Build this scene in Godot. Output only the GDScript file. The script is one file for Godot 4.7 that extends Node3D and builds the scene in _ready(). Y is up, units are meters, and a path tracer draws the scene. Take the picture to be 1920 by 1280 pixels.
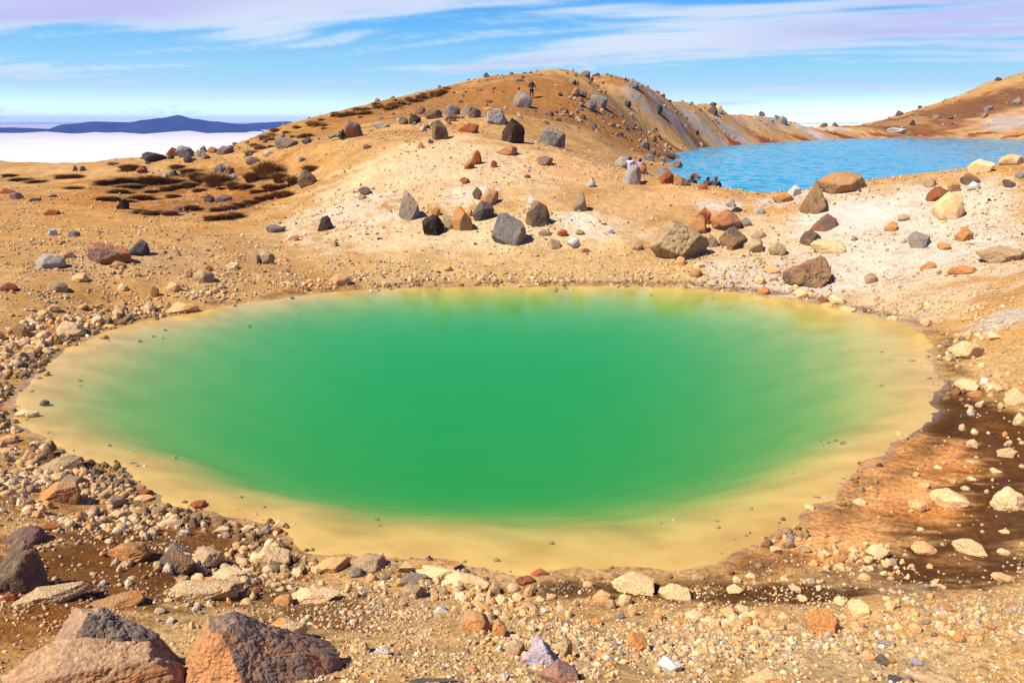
extends Node3D
# A green crater lake in a bare volcanic landscape, a blue lake behind it, a sea of cloud beyond.

const BLUE_LEVEL := 2.4
const WARP_X := 12.0
const WARP_Z := 10.0
const Z_MID := -7.0
const SKY_GAIN := 0.62

const CTL := [0,-28.8582,0.0091570303, 4.9259,-28.9588,-0.001693421, 8.6332,-27.6085,0.0026862293, 10.9464,-25.5509,0.017644779, 12.2148,-22.9544,-0.030830766, 11.9441,-20.4878,-0.020516326, 10.4848,-17.5126,0.01247883, 9.4747,-15.5545,-0.0035397606, 7.4669,-13.5731,0.0036779588, 5.8295,-11.8996,0.010148816, 4.4626,-10.6376,0.018626026, 3.1958,-9.6587,0.015376165, 1.9085,-9.2574,-0.014119912, 0.8861,-9.3223,0.011672522, -0.2177,-9.1298,-0.04149212, -0.8269,-9.5217,0.023728301, -2.141,-9.7144,0.009825231, -3.0736,-9.7707,-0.037219385, -3.9511,-10.5887,0.017846965, -5.0567,-11.0956,-0.0084969483, -6.3936,-11.8402,-0.01599375, -7.7506,-12.8567,-0.0043849043, -9.4378,-13.9585,-0.010509596, -11.1104,-15.6187,-0.020995631, -12.072,-18.5574,0.015874961, -12.3189,-22.1955,-0.013226815, -10.8057,-24.3325,-0.001969561, -8.6974,-26.5423,-0.0044301674, -5.9803,-28.0769,0.0037463329, -2.039,-28.7583,0.0028417044, 11.6182,-17.824,0.0037407202, 12.5874,-17.9388,-0.014218948, 9.1445,-12.8824,0.003078088, 7.3901,-9.8772,0.0059622326, 7.1338,-11.0132,-0.014598915, 6.2359,-8.3298,-0.005525058, 5.5181,-9.4655,-0.016618479, 4.4752,-8.7801,-0.0097996325, 3.7522,-8.7057,-0.026169658, 5.1899,-6.7811,0.067306849, 3.8531,-7.4275,0.010860756, 2.1522,-7.8612,0.011008482, 0.256,-7.9652,0.0096895177, -1.7714,-8.5549,0.0064777411, -2.1892,-7.5524,0.0020605506, -4.7186,-9.1144,0.013407034, -6.0976,-9.0974,0.016397128, -8.0112,-11.289,-0.01913692, -7.683,-11.7324,0.034601868, -9.6171,-13.3209,0.0079954104, -11.6077,-15.351,0.013268821, -14.0737,-20.2582,-0.020667119, -15.4284,-22.5609,0.034228759, -13.1721,-24.3304,-0.0016821362, -10.4025,-27.1748,0.0049330423, 1.3688,-5.7,0.0053451413, 4.826,-6.2,-0.084888034, 0,-5.6,-0.013457088, -1.6385,-5.5,0.0075823722, -3.9853,-5.6,-0.018776906, 6.126,-6.6,0.0098527067, -5.6033,-6.2,-0.015088578, 0,0,0.010295622, -4,0,0.022288447, 4,0,0.021549426, 0,6,-0.012933946, 8,0,-0.0023606444, -8,0,-0.005459905, 14,-3,0.0037501391, -14,-4,0.0072201535, 0,14,-0.0011001089, 20,4,-0.002286636, -20,4,-0.0029891817, 17,-14,0.0023655684, 21,-12,-0.011142549, -17,-14,0.0059456863, -22,-14,0.0016680273, 18,-18,-0.0088688711, 25,-20,0.00033143588, -18,-20,-0.015353515, -26,-24,-0.0005546162, 30,-10,0.0090946826, -32,-10,-0.00071130535, 40,4,-0.0027086607, -40,4,-0.00039823117, -21.4228,-32,0.0012852348, -29.7277,-45,-0.0067086575, -39.2296,-60,-0.0065942409, -41.7357,-64,-0.00044354827, -46.8449,-62,-0.0016740489, -36.037,-64,0.005203522, -28.9737,-62,0.0080803973, -24.3231,-62,0.0014759108, -12.4507,-33,0.0056965565, -15.1884,-33,0.0091937395, -12.5956,-27,0.0020224771, -18.6404,-33,-0.0072856831, -16.8267,-42,0.0082779562, -13.9255,-42,-0.0032101465, -23.0974,-51,-0.0088658767, -26.1482,-47,0.014054655, -31.4743,-57,-0.0050419308, -19.1423,-54,-0.018197527, -13.6341,-50,-0.0270288, -11.5826,-42,-0.013559975, -9.9025,-35.5,-0.022849431, -5.675,-31,-0.0063785712, -6.4121,-35.5,0.018153128, -7.1432,-40,0.014659468, -7.484,-46,0.0073167118, -2.6846,-50,0.026089507, -5.4827,-51,-0.0058634293, -9.1009,-52,0.010775091, -13.1053,-54,0.028037559, -16.9388,-57,0.018358469, 0,-31.2,-0.012201964, 0,-35,0.0033779911, 0,-40,0.0080879762, 0,-45.5,-0.0079950662, 0,-50,-0.0078949955, -3.3674,-37.5,-0.017618956, -3.7221,-42,-0.0022518961, 3.0558,-31,-0.0047244703, 3.5297,-36.5,0.0084642072, 4.0561,-42.5,-0.0031630341, 3.2775,-48.5,0.012297492, 5.1559,-47.5,-0.0056372003, 5.6068,-33.5,0.0055622214, 6.5113,-39.5,-0.0053822031, 7.9934,-46,0.020290706, 9.8405,-45,0.0033687567, 11.4751,-43,0.016510069, 12.2245,-41.5,0.0057500878, 13.1676,-40,-0.0073097329, 14.25,-38.5,-0.017497843, 15.3844,-37.5,0.039730726, 17.1774,-37,-0.016574022, 18.164,-36,0.012278877, 22.4688,-34.5,0.013916731, 27.6882,-33,0.0099854608, 23.1263,-27,-0.014426354, 18.06,-22.5,0.020147687, 8.1746,-31.5,0.0024797362, 9.3463,-36.5,-0.015449336, 12.0503,-32,-0.0025614505, 14.2762,-27.4,0.015004932, 15.9061,-31,-0.0030541823, 14.9323,-22.3,-0.0023432882, 18.0267,-27.5,-0.0087252896, 19.729,-30.5,-0.0021026927, 12.2615,-27,-0.029050725, 13.1473,-21.8,0.026230218, 13.4617,-20.3,0.017229563, 11,-50,-0.12654556, 15,-47,-0.033685758, 20,-46,0.0015689808, 26,-44,-0.0098324892, 34,-42,-0.0019196347, 45,-46,-0.0026933777, 12,-58,-0.059283138, 22,-70,-0.0024689314, 40,-70,0.0025042496, 30,-100,0.0098130994, 60,-100,0.0039582958, 60,-150,0.0024997315, 95,-150,2.6374182e-05, 100,-100,0.0009674085, 80,-60,-0.0011498587, 120,-130,-0.0022158555, 25,-100,0.0051241456, 12.5482,-50.7722,0.12495915, 14.1529,-67.1964,0.015513647, 15.6164,-78.8918,-0.012068862, 18.0615,-97.119,-0.0232496, 25.9764,-113.1428,-0.020574676, 40.1759,-135.4199,0.012865501, 59.4582,-163.5119,-0.0042851479, 82.6188,-191.8807,-0.0083178709, 105.6248,-198.7703,-0.0083846307, 112.3099,-173.7956,0.00083464319, 117.2358,-146.192,0.0040120137, 52,-48,0.0031396614, 75,-42,-0.0032206034, 110,-52,-0.0015851054, 140,-90,-0.00042745308, 150,-140,-0.0032836517, 70,-34,0.002718775, 110,-36,0.001590221, 160,-80,0.00037023281, 175,-140,0.003022315, 2.8319,-56,-0.014253435, 4.1557,-69,0.01274346, 2.1508,-81,-0.020681678, 2.6046,-99,-0.0066638605, -3.8758,-98,0.010204478, -8.1685,-95,-0.0044170036, -12.4709,-94,0.0033408849, -15.9048,-92,-0.0015317215, -21.1456,-88,0.0025047755, -25.3162,-82,0.010238012, -26.6716,-76,-0.006192915, 9.3102,-101,0.041067468, 17.7789,-112,0.045271612, 23.8365,-124,0.042922271, 30.9492,-137,0.056481331, 39.207,-151,0.035471905, 48.4142,-165,0.036912895, 56.7293,-177,0.022627488, 65.3599,-188,0.026605029, 78.8917,-203,0.024877078, 90.8251,-215,-0.00043989331, -3.3696,-63,0.013338096, -8.5735,-64,-0.001225957, -12.5112,-60,-0.012586023, -17.771,-66,-0.0039851901, -8.2067,-77,-0.0026879228, -15.3512,-74,0.00083007856, 8.9872,-79,-0.016879596, 14.642,-91,0.0075076432, 17.7024,-99,-0.020942642, 8.3997,-62,0.00099703365, 10.744,-66,-0.035293993, 5.4892,-58,-0.022047267, 11.9849,-63,0.037472239, 20.9976,-108,-0.011328076, 28.6944,-126,-0.013907448, 27.2354,-119,-0.023078043, 36.3301,-139,-0.026304844, 34.3909,-131,-0.024691565, 45.7227,-155,-0.023922181, 42.6347,-144,-0.018398927, 54.552,-166,-0.022223356, 65.2248,-180,-0.02422009, 78.5837,-195,-0.0079636468, 7.6263,-82,0.036449272, -0.531,-80,0.012922244, -4.2516,-80,-0.0071098497, 2.7608,-108,-0.00016711706, -0.6837,-107,-0.0081248475, 6.2769,-109,-0.0056710738, -4.1083,-107,0.0099604524, -8.6586,-104,-0.011936853, -13.2191,-103,-0.0017904199, 9.8688,-110,-0.021044918, -4,-57,-0.022395295, 2,-56.5,0.01347825, 8,-56,0.054775855, 0,-130,0.0012021722, -20,-120,0.00051194581, 22,-140,-0.027727421, 40,-172,-0.014108257, 70,-205,-0.015368819, 85,-240,0.018309398, -45,-105,-0.02448518, -60,-90,-0.10781757, 0,-175,-0.00096969676, 40,-200,-0.0079459978, -70,-60,-0.010648603, -55,-78,-0.013369378, -80,-35,0.0041986939, -90,-5,1.8381025e-05, -60,-20,0.00036362139, -45,-45,0.0039451653, -120,-60,-0.001849174, -90,-120,-0.00723539, -20,-220,0.0055060062, 80,-260,-0.04059059, -140,0,0.0002500977, -60,-180,-0.003657224, -54.6352,-72,0.026940439, -49.7559,-76,0.021991629, -42.9618,-76,-0.0076584805, -35.6619,-76,-0.0034001327, -33.1309,-80,-0.006723335, -69.2958,-95,0.047877988, -56.0623,-95,0.070940648, -44.2583,-98,0.0023516484, -36.7434,-100,-0.0058736552, -33.6156,-108,0.014191359, 98.9377,-222,-0.0076884074, 111.567,-226,0.0044412346, 128.1346,-230,0.0014882035, 147.8029,-234,0.0042933558, 175.2132,-236,0.0033589191, 118.0016,-210,-0.0064777416, 103.1152,-208,0.0073987405, 131.0947,-205,0.0023092894, 121.1088,-188,0.0011027573, 175.8233,-215,-0.0091639009, 217.0066,-250,0.16977892, 110,-250,-0.014293391, 140,-265,-0.0026075542, 180,-275,-0.0068590458, 220,-250,-0.16402986, 260,-260,0.0048419968, 230,-160,-0.00095010412, 120,-320,0.00060213353, 220,-340,-0.0011135267, 95,-262,0.038758435]
const CTL_FLAT := [349.988466, 0.312480477, 0.375957448]
const SHORE := [0,-28.86, 2.86,-28.86, 4.93,-28.96, 6.89,-28.56, 8.63,-27.61, 9.89,-26.71, 10.95,-25.55, 11.79,-24.19, 12.21,-22.95, 12.4,-21.89, 11.94,-20.49, 10.81,-18.56, 10.48,-17.51, 9.75,-16.39, 9.47,-15.55, 8.62,-14.59, 7.47,-13.57, 6.53,-12.63, 5.83,-11.9, 5.16,-11.24, 4.46,-10.64, 3.79,-10.09, 3.2,-9.66, 2.48,-9.21, 1.91,-9.26, 1.41,-9.36, 0.89,-9.32, 0.29,-9.23, -0.22,-9.13, -0.59,-9.28, -0.83,-9.52, -1.68,-9.69, -2.14,-9.71, -2.58,-9.63, -3.07,-9.77, -3.52,-10.24, -3.95,-10.59, -4.53,-10.82, -5.06,-11.1, -5.74,-11.27, -6.39,-11.84, -7.06,-12.63, -7.75,-12.86, -8.55,-13.33, -9.44,-13.96, -10.31,-14.65, -11.11,-15.62, -11.67,-16.94, -12.07,-18.56, -12.48,-20.49, -12.32,-22.2, -11.8,-23.49, -10.81,-24.33, -9.85,-25.55, -8.7,-26.54, -7.41,-27.43, -5.98,-28.08, -4.05,-28.56, -2.04,-28.76]
const PATCHES := [[2.13,-80.05,29.78,14.69,168,120,62,1,0.4],
	[22.23,-114.88,12.27,6.57,166,110,54,0.9,0.5],
	[17.35,-108.95,3.25,2.2,173,160,152,0.9,0.7],
	[22.71,-116.13,4.31,5.48,180,168,160,0.95,0.7],
	[30.64,-129.98,5.25,4.48,186,176,167,0.95,0.7],
	[39.04,-140.23,5.24,5.57,183,172,162,0.9,0.7],
	[47.14,-160.23,6.43,2.13,177,165,153,0.8,0.7],
	[55.42,-172.7,4.62,3.8,183,172,162,0.85,0.7],
	[19.38,-94.38,2.08,3.11,187,170,154,0.9,0.7],
	[65.89,-178.8,6.1,7.9,203,195,187,0.9,0.6],
	[80.46,-200.03,6.7,1.93,203,195,187,0.9,0.6],
	[116.32,-217.87,29.08,9.07,134,94,52,1,0.4],
	[131.17,-214.63,24.24,8.2,130,92,52,1,0.4],
	[102.26,-208.19,19.35,9.36,140,98,54,1,0.4],
	[123.93,-198.09,8,7.72,187,175,167,0.9,0.6],
	[125.09,-224.16,14.89,3.96,150,98,40,0.6,0.7],
	[106.13,-213.76,10.04,6.41,182,141,92,0.7,0.6],
	[21.62,-103.28,3.14,0.78,150,66,26,0.95,0.35],
	[30.58,-119.6,3.72,4.03,150,66,26,0.95,0.35],
	[39.03,-132.71,4.08,3.58,150,66,26,0.95,0.35],
	[50.03,-148.1,4.59,5.55,150,66,26,0.95,0.35],
	[61.84,-166.37,5.06,2.74,150,66,26,0.95,0.35],
	[79.48,-187.81,5.77,6.89,150,66,26,0.95,0.35],
	[92.3,-196.33,5.93,2.21,150,66,26,0.95,0.35],
	[106.67,-200.94,6.08,1.81,150,66,26,0.95,0.35],
	[114.8,-193.7,5.87,2.47,150,66,26,0.95,0.35],
	[116.94,-180.81,5.48,3.39,150,66,26,0.95,0.35],
	[-17.23,-71.32,8.14,9.16,168,120,50,0.7,0.5],
	[-21.22,-41.69,8.64,15.36,201,156,88,0.9,0.35],
	[-22.39,-49.49,9.24,8.34,190,130,58,0.8,0.5],
	[-23.21,-53.58,6.63,3.13,140,90,44,0.75,0.7],
	[-17.47,-45.42,4.68,3.47,146,94,46,0.75,0.7],
	[-15.99,-48.08,3.33,3.06,146,94,46,0.7,0.7],
	[-13.27,-30.24,2.53,1.74,203,170,123,0.6,0.6],
	[-15.02,-28.27,2.57,1.27,203,172,125,0.6,0.6],
	[-2.9,-43.67,9.58,5.66,223,198,155,0.92,0.35],
	[-1.45,-34.73,10.12,2.99,223,200,159,0.92,0.35],
	[-8.25,-38.73,2.93,3.04,224,208,182,0.85,0.8],
	[-10.6,-38.49,1.59,2.1,218,200,167,0.7,0.8],
	[-2.15,-39.13,1.61,1.41,227,212,190,0.8,0.8],
	[3.09,-35.65,1.11,1.07,232,222,204,0.85,0.8],
	[-4.75,-43.87,2.08,2.1,221,200,163,0.7,0.7],
	[-5.19,-37.52,0.78,1.24,227,214,194,0.7,0.8],
	[3.81,-34.17,0.95,0.56,229,216,195,0.7,0.8],
	[3.55,-44.32,3.25,3.91,223,175,118,0.8,0.5],
	[8.7,-39.8,2.45,1.97,227,179,125,0.9,0.5],
	[5.72,-37.8,2.08,2.01,224,183,132,0.7,0.5],
	[2.19,-30.99,10.94,2.74,210,180,128,0.7,0.4],
	[14.04,-29.99,7.43,6.5,217,206,188,0.95,0.35],
	[10.36,-32.59,2.7,3.53,216,190,149,0.8,0.5],
	[14.68,-33.3,2.06,1.7,220,210,198,0.95,0.6],
	[13.19,-37.36,1.52,1.57,216,205,193,0.85,0.6],
	[10.27,-38.3,1.32,0.98,218,208,195,0.8,0.7],
	[18.94,-31.75,1.96,1.36,221,205,183,0.8,0.6],
	[16.8,-26.32,1.11,0.81,220,214,207,0.85,0.7],
	[12.83,-23.98,2.77,1.76,204,186,154,0.8,0.6],
	[13.97,-21.15,1.06,0.78,199,192,182,0.8,0.6],
	[9.07,-29.13,1.44,0.68,193,182,164,0.7,0.7],
	[10.34,-29.35,0.83,0.68,203,196,184,0.7,0.7],
	[14.5,-25.96,3.67,1.13,208,180,139,0.6,0.6],
	[0.21,-6.62,4.7,1.69,202,168,111,0.95,0.3],
	[1.85,-6.7,1.42,0.72,204,178,131,0.8,0.5],
	[3.63,-6.7,1.43,0.53,208,182,133,0.8,0.5],
	[-1.13,-6.99,0.45,0.56,204,170,113,0.7,0.5],
	[-4.66,-9.31,1.91,1.71,122,80,36,0.95,0.5],
	[-4.96,-7.89,1.61,1.24,116,76,32,0.9,0.5],
	[-4.8,-6.82,0.66,0.72,140,88,30,0.9,0.6],
	[-2.12,-7.47,0.77,1.11,112,76,38,0.85,0.6],
	[-2.9,-8.21,0.46,0.69,120,84,44,0.7,0.7],
	[-6.75,-10.31,1.12,0.98,170,122,60,0.8,0.5],
	[-8.01,-11.75,0.8,0.92,187,140,78,0.8,0.5],
	[-12.65,-18.91,1.1,1.22,120,82,44,0.8,0.6],
	[8.83,-14.75,2.35,6.03,92,58,26,0.97,0.35],
	[5.81,-9.2,1.74,0.96,84,52,24,0.97,0.4],
	[3.59,-8.62,1.59,0.4,82,54,28,0.95,0.45],
	[1.83,-8.8,0.84,0.3,80,54,30,0.9,0.5],
	[0.71,-8.88,0.64,0.3,84,58,32,0.8,0.5],
	[7.01,-11.05,1.92,2.06,88,56,26,0.95,0.35],
	[6.2,-11.92,1.35,1.67,224,166,102,1,0.4],
	[4.64,-10.33,1.36,0.91,221,164,102,1,0.4],
	[7.54,-13.27,1.19,1.43,216,156,92,0.95,0.45],
	[3.57,-9.63,0.91,0.37,180,128,76,0.9,0.4],
	[6.39,-10.9,0.76,0.47,184,120,56,0.7,0.7],
	[7.74,-12.44,0.57,0.3,178,112,50,0.7,0.8],
	[9.6,-14.43,0.54,0.3,140,86,36,0.7,0.8],
	[5.81,-7.89,0.63,0.41,194,160,111,0.85,0.5],
	[5,-8.45,0.47,0.3,174,146,110,0.7,0.8],
	[4.57,-9,0.57,0.3,168,140,102,0.6,0.8],
	[10.84,-16.31,0.84,0.35,150,100,48,0.6,0.8],
	[6.16,-9.3,0.37,0.3,150,110,70,0.6,0.9],
	[2.24,-7.88,1.02,0.45,211,172,114,0.7,0.5]]
# x, z, width, height, depth, turn, colour, shape, pixels across, label
const ROCKS := [[-27.651,-60.901,1.836,0.656,1.469,0.43,"dg","a",45,"low black boulder at the left end of the row on the skyline"],
	[-26.888,-62.457,0.814,0.649,0.651,0.41,"ru","a",19,"rust brown boulder between two dark ones on the left skyline row"],
	[-25.565,-61.616,1.435,0.825,1.148,0.39,"g","a",35,"largest grey boulder in the skyline row above the tussocks"],
	[-24.281,-61.229,0.708,0.511,0.566,0.38,"lg","a",17,"pale grey boulder just right of the largest skyline row boulder"],
	[-23.4,-60.04,0.665,0.501,0.532,0.37,"g","a",16,"small grey boulder in front of the pale one on the skyline row"],
	[-23.76,-62.627,0.738,0.48,0.591,0.36,"or","r",17,"orange boulder half behind the pinkish one at the ridge foot"],
	[-22.47,-61.764,1.286,0.576,1.029,0.35,"pu","r",31,"pinkish grey boulder where the tussock ridge meets the skyline"],
	[-19.563,-58.708,0.65,0.436,0.52,0.32,"g","p",16,"grey pointed rock below the foot of the tussock ridge"],
	[-17.35,-56.197,0.829,0.315,0.456,0.3,"lg","s",22,"flat pale grey rock below the long grey slab"],
	[-18.359,-55.641,0.959,0.455,0.767,0.32,"pu","r",26,"smooth pinkish grey boulder above the tall tussocks"],
	[-16.237,-56.959,1.672,0.744,0.92,0.28,"g","s",44,"long tilted grey slab left of the seated green-trousered person"],
	[-14.633,-56.347,0.786,0.456,0.629,0.25,"dg","a",21,"dark boulder at the upper end of the long grey slab"],
	[-10.897,-54.284,1.322,1.125,1.058,0.2,"go","a",36,"large grey boulder with an orange back that a person leans against"],
	[-13.93,-52.118,0.45,0.256,0.36,0.26,"g","a",13,"second grey stone from the left near the brown tussocks, small and angular"],
	[-32.867,-58.893,0.408,0.469,0.327,0.51,"g","p",13,"small upright grey rock alone left of the tussocks"],
	[-32.191,-58.813,0.437,0.344,0.349,0.5,"dg","a",11,"small dark rock right beside the upright grey one by the tussocks"],
	[-30.56,-60.195,0.877,0.224,0.482,0.47,"gb","s",22,"first grey-brown boulder from the left near the brown tussocks, small and flat"],
	[-26.913,-56.94,0.845,0.479,0.676,0.44,"ru","u",22,"rough rust brown rock right of the topmost left tussock"],
	[-24.515,-55.185,0.548,0.46,0.438,0.42,"lg","a",15,"pale grey block touching a dark rock among the tussocks"],
	[-24.243,-55.97,0.679,0.462,0.543,0.41,"dg","a",18,"dark rock touching a pale block among the tussocks"],
	[-20.549,-54.861,1.125,0.744,0.9,0.36,"g","a",3,"big grey boulder rising out of the middle tussocks"],
	[-19.774,-54.671,0.744,0.551,0.595,0.35,"gb","a",2,"brown rock behind the big grey boulder in the tussocks"],
	[-19.018,-53.118,0.659,0.351,0.527,0.34,"wh","a",18,"white block perched on a tussock"],
	[-12.169,-46.658,1.33,0.916,0.732,0.26,"gb","s",42,"tilted grey-brown slab at the right end of the tussocks"],
	[-18.364,-47.061,0.647,0.503,0.517,0.37,"gb","a",2,"brown block on the gravel hollow between the tussock rows"],
	[-17.388,-46.737,0.979,0.395,0.783,0.36,"pu","r",31,"purplish grey boulder beside the brown block in the tussock hollow"],
	[-21.757,-43.23,0.704,0.527,0.563,0.47,"bk","u",24,"rough blackish lump at the lower left of the tussock field"],
	[-18.649,-41.803,0.577,0.267,0.462,0.42,"ru","a",2,"bright orange-red rock under the lowest tussocks"],
	[-18.592,-42.868,0.538,0.338,0.43,0.41,"pu","r",18,"first purplish brown stone from the left near the brown tussocks, small and rounded"],
	[-31.401,-48.312,0.868,0.316,0.477,0.58,"ru","s",26,"orange-red rock at the left picture edge below the skyline"],
	[-29.546,-46.304,0.751,0.403,0.601,0.57,"pu","a",24,"purplish rock touching the orange-red one at the left picture edge"],
	[-24.199,-40.508,0.864,0.305,0.475,0.54,"ru","s",31,"long rust red rock lying alone on the left slope"],
	[-7.711,-40.762,0.761,0.351,0.609,0.19,"dg","a",27,"dark grey rock resting on a tan one above the white scree"],
	[-7.741,-40.066,0.45,0.216,0.36,0.19,"tn","a",16,"tan rock under a dark one above the white scree"],
	[-20.669,-34.433,0.427,0.303,0.341,0.54,"wh","a",18,"bluish white rock on the left slope above the rounded pale boulder"],
	[-19.483,-34.049,0.517,0.333,0.413,0.52,"g","a",22,"grey rock a little right of the bluish white one"],
	[-8.894,-36.559,0.764,0.668,0.611,0.24,"bk","p",3,"black triangular rock alone on the pale scree"],
	[-14.927,-28.176,1.461,0.715,1.168,0.49,"go","a",75,"long rust and tan boulder on the left slope with a dark end"],
	[-14.564,-29.678,0.813,0.561,0.651,0.46,"dg","a",39,"dark grey block at the right end of the rust and tan boulder"],
	[-14.291,-27.474,0.562,0.222,0.309,0.48,"or","s",29,"flat orange slab in front of the rust and tan boulder"],
	[-16.275,-26.73,0.952,0.471,0.762,0.55,"lg","r",51,"rounded pale grey boulder on the left slope"],
	[-16.508,-28.251,0.504,0.255,0.403,0.53,"or","r",26,"brownish orange rock behind the rounded pale grey boulder"],
	[-10.365,-30.555,0.545,0.476,0.436,0.33,"tn","a",26,"left half of the split tan rock in the gully"],
	[-9.91,-30.716,0.626,0.494,0.501,0.31,"tn","a",29,"right half of the split tan rock in the gully"],
	[-10.151,-35.29,0.671,0.367,0.369,0.28,"cr","s",27,"thin cream slab lying below the black triangular rock"],
	[-11.358,-36.903,0.931,0.347,0.512,0.3,"g","s",36,"half-buried grey rock left of the black triangular rock"],
	[-14.574,-25.456,0.523,0.22,0.418,0.52,"cr","r",29,"first cream stone from the left on the left slope, medium-sized and rounded"],
	[-14.63,-24.15,0.621,0.308,0.497,0.54,"tn","r",36,"first tan boulder from the left along the far left shore, medium-sized and rounded"],
	[-15.64,-23.336,0.499,0.221,0.399,0.59,"ru","r",3,"dark red rounded stone near the left picture edge above the lake"],
	[-11.164,-27.301,0.769,0.416,0.616,0.39,"tn","r",4,"broad tan-grey stone half buried above the far left shore"],
	[-11.777,-27.469,0.353,0.272,0.282,0.41,"or","r",18,"second orange stone from the left along the far left shore, small and rounded"],
	[-11.428,-28.465,0.328,0.18,0.263,0.38,"ru","a",16,"small angular rust red stone on the left slope"],
	[-10.811,-29.254,0.523,0.219,0.419,0.35,"cr","a",26,"second cream stone from the left on the left slope, medium-sized and angular"],
	[-6.519,-28.719,0.737,0.409,0.589,0.22,"pe","r",36,"rounded peach boulder at the water's edge of the far shore"],
	[-13.22,-26.617,0.294,0.132,0.162,0.46,"or","s",16,"first orange stone from the left on the left slope, small and flat"],
	[-7.819,-33.786,0.258,0.251,0.206,0.23,"g","a",12,"first grey stone from the left on the left slope, small and angular"],
	[-27.987,-45.475,0.66,0.173,0.363,0.55,"bk","s",21,"first blackish brown boulder from the left near the brown tussocks, small and flat"],
	[-28.025,-47.206,0.649,0.17,0.357,0.54,"g","s",2,"first grey boulder from the left near the brown tussocks, small and flat"],
	[-2.94,-94.356,0.791,0.584,0.633,0.03,"dg","p",13,"dark slab leaning against the sky on the left of the hilltop"],
	[9.179,-101.201,1.21,0.803,0.968,-0.09,"go","a",18,"tan block standing on the hilltop skyline"],
	[2.233,-95.22,0.365,0.231,0.292,-0.02,"dg","a",6,"tiny dark rock on the very top of the hill"],
	[2.989,-96.803,0.371,0.322,0.297,-0.03,"or","a",6,"tiny orange-brown rock on the very top of the hill"],
	[16.839,-111.262,1.47,1.086,1.176,-0.15,"g","a",2,"grey boulder on the right shoulder of the hill against the sky"],
	[0.996,-76.279,1.801,1.444,1.441,-0.01,"g","r",36,"rounded grey boulder with the black-clad person beside it"],
	[0.851,-87.781,0.948,0.268,0.522,-0.01,"gb","s",16,"first grey-brown boulder from the left high on the hill, small and flat"],
	[6.529,-83.006,0.9,0.928,0.72,-0.08,"go","a",18,"grey and rust boulder high on the hill, leftmost of its cluster"],
	[7.405,-83.463,0.765,0.652,0.612,-0.09,"dg","a",14,"dark boulder between grey ones high on the right of the hill"],
	[8.968,-83.525,2.015,1.118,1.108,-0.11,"g","s",36,"long grey slab high on the right of the hill"],
	[7.914,-80.656,1.209,0.992,0.968,-0.1,"g","a",23,"greenish grey boulder below the long slab on the hill"],
	[15.129,-105.005,1.067,0.773,0.853,-0.14,"dg","a",15,"first dark grey boulder from the left high on the hill, small and angular"],
	[3.006,-72.112,0.473,0.306,0.378,-0.04,"g","a",1,"first grey stone from the left high on the hill, small and angular"],
	[5.055,-77.65,0.941,0.469,0.518,-0.07,"gb","s",18,"second grey-brown boulder from the left high on the hill, small and flat"],
	[-5.045,-67.489,1.371,0.825,1.097,0.07,"g","a",31,"grey angular boulder with a pale top in the upper boulder row"],
	[-3.693,-66.816,1.132,0.897,0.906,0.06,"g","a",26,"brownish grey boulder in the middle of the upper boulder row"],
	[-3.027,-65.028,1.071,0.755,0.857,0.05,"gb","a",25,"brown boulder at the right end of the upper boulder row"],
	[-6.512,-66.041,1.518,0.805,1.214,0.1,"gb","r",35,"broad grey-brown boulder at the left of the upper boulder row"],
	[-8.447,-73.957,1.165,0.663,0.641,0.11,"pu","s",24,"flat pinkish slab behind the upper boulder row"],
	[-8.785,-64.868,0.867,0.626,0.694,0.13,"gb","a",2,"brown boulder left of a round black one on the hill foot"],
	[-7.858,-64.431,1.017,0.722,0.814,0.12,"bk","r",24,"round blackish boulder on the hill foot"],
	[-1.253,-63.247,1.805,1.083,1.444,0.02,"lg","a",43,"pale cream-grey boulder just above the big black block"],
	[0.045,-48.62,1.514,1.447,1.211,0,"bk","a",48,"big blackish block with a flat top standing on the knoll crest"],
	[2.565,-50.673,1.727,1.286,1.381,-0.05,"g","a",51,"big grey boulder with a pale flat top right of the black block"],
	[-4.366,-48.102,0.997,1.112,0.798,0.09,"gb","a",37,"upright brown-grey boulder alone on the knoll's crest line"],
	[-2.73,-49.974,1.314,0.536,0.723,0.05,"ru","s",39,"low rust brown rock behind the knoll's crest line"],
	[-4.856,-63.283,0.998,0.621,0.799,0.08,"gb","u",24,"broken brown rocks under the upper boulder row"],
	[-2.195,-77.952,0.716,0.348,0.394,0.03,"ru","s",14,"first rust red boulder from the left high on the hill, small and flat"],
	[-2.159,-69.846,1.015,0.308,0.558,0.03,"or","s",22,"first orange boulder from the left high on the hill, small and flat"],
	[-10.51,-63.934,1.401,0.499,0.77,0.16,"lg","s",33,"low pale-topped rock right of the boulder the person leans on"],
	[7.56,-70.44,0.586,0.64,0.469,-0.11,"tn","p",15,"fourth tan boulder from the left on the middle knoll, small and pointed"],
	[-1.986,-43.68,0.614,0.745,0.491,0.05,"ru","a",27,"upright rust brown rock in the middle of the knoll"],
	[-2.34,-42.959,0.583,0.384,0.467,0.05,"ru","a",2,"dark rust rock at the foot of the upright rust one"],
	[-0.307,-45.732,1.231,0.44,0.985,0.01,"or","a",4,"long orange-brown rock high on the knoll"],
	[1.851,-44.309,0.959,0.439,0.767,-0.04,"go","a",32,"orange rock with a grey top on the knoll's right shoulder"],
	[-5.406,-46.642,0.378,0.361,0.302,0.12,"or","a",12,"first orange stone from the left on the middle knoll, small and angular"],
	[-4.858,-47.258,0.325,0.214,0.26,0.1,"dg","a",1,"first dark grey stone from the left on the middle knoll, small and angular"],
	[-9.143,-49.85,0.502,0.28,0.401,0.18,"gb","a",15,"first grey-brown stone from the left on the middle knoll, small and angular"],
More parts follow.
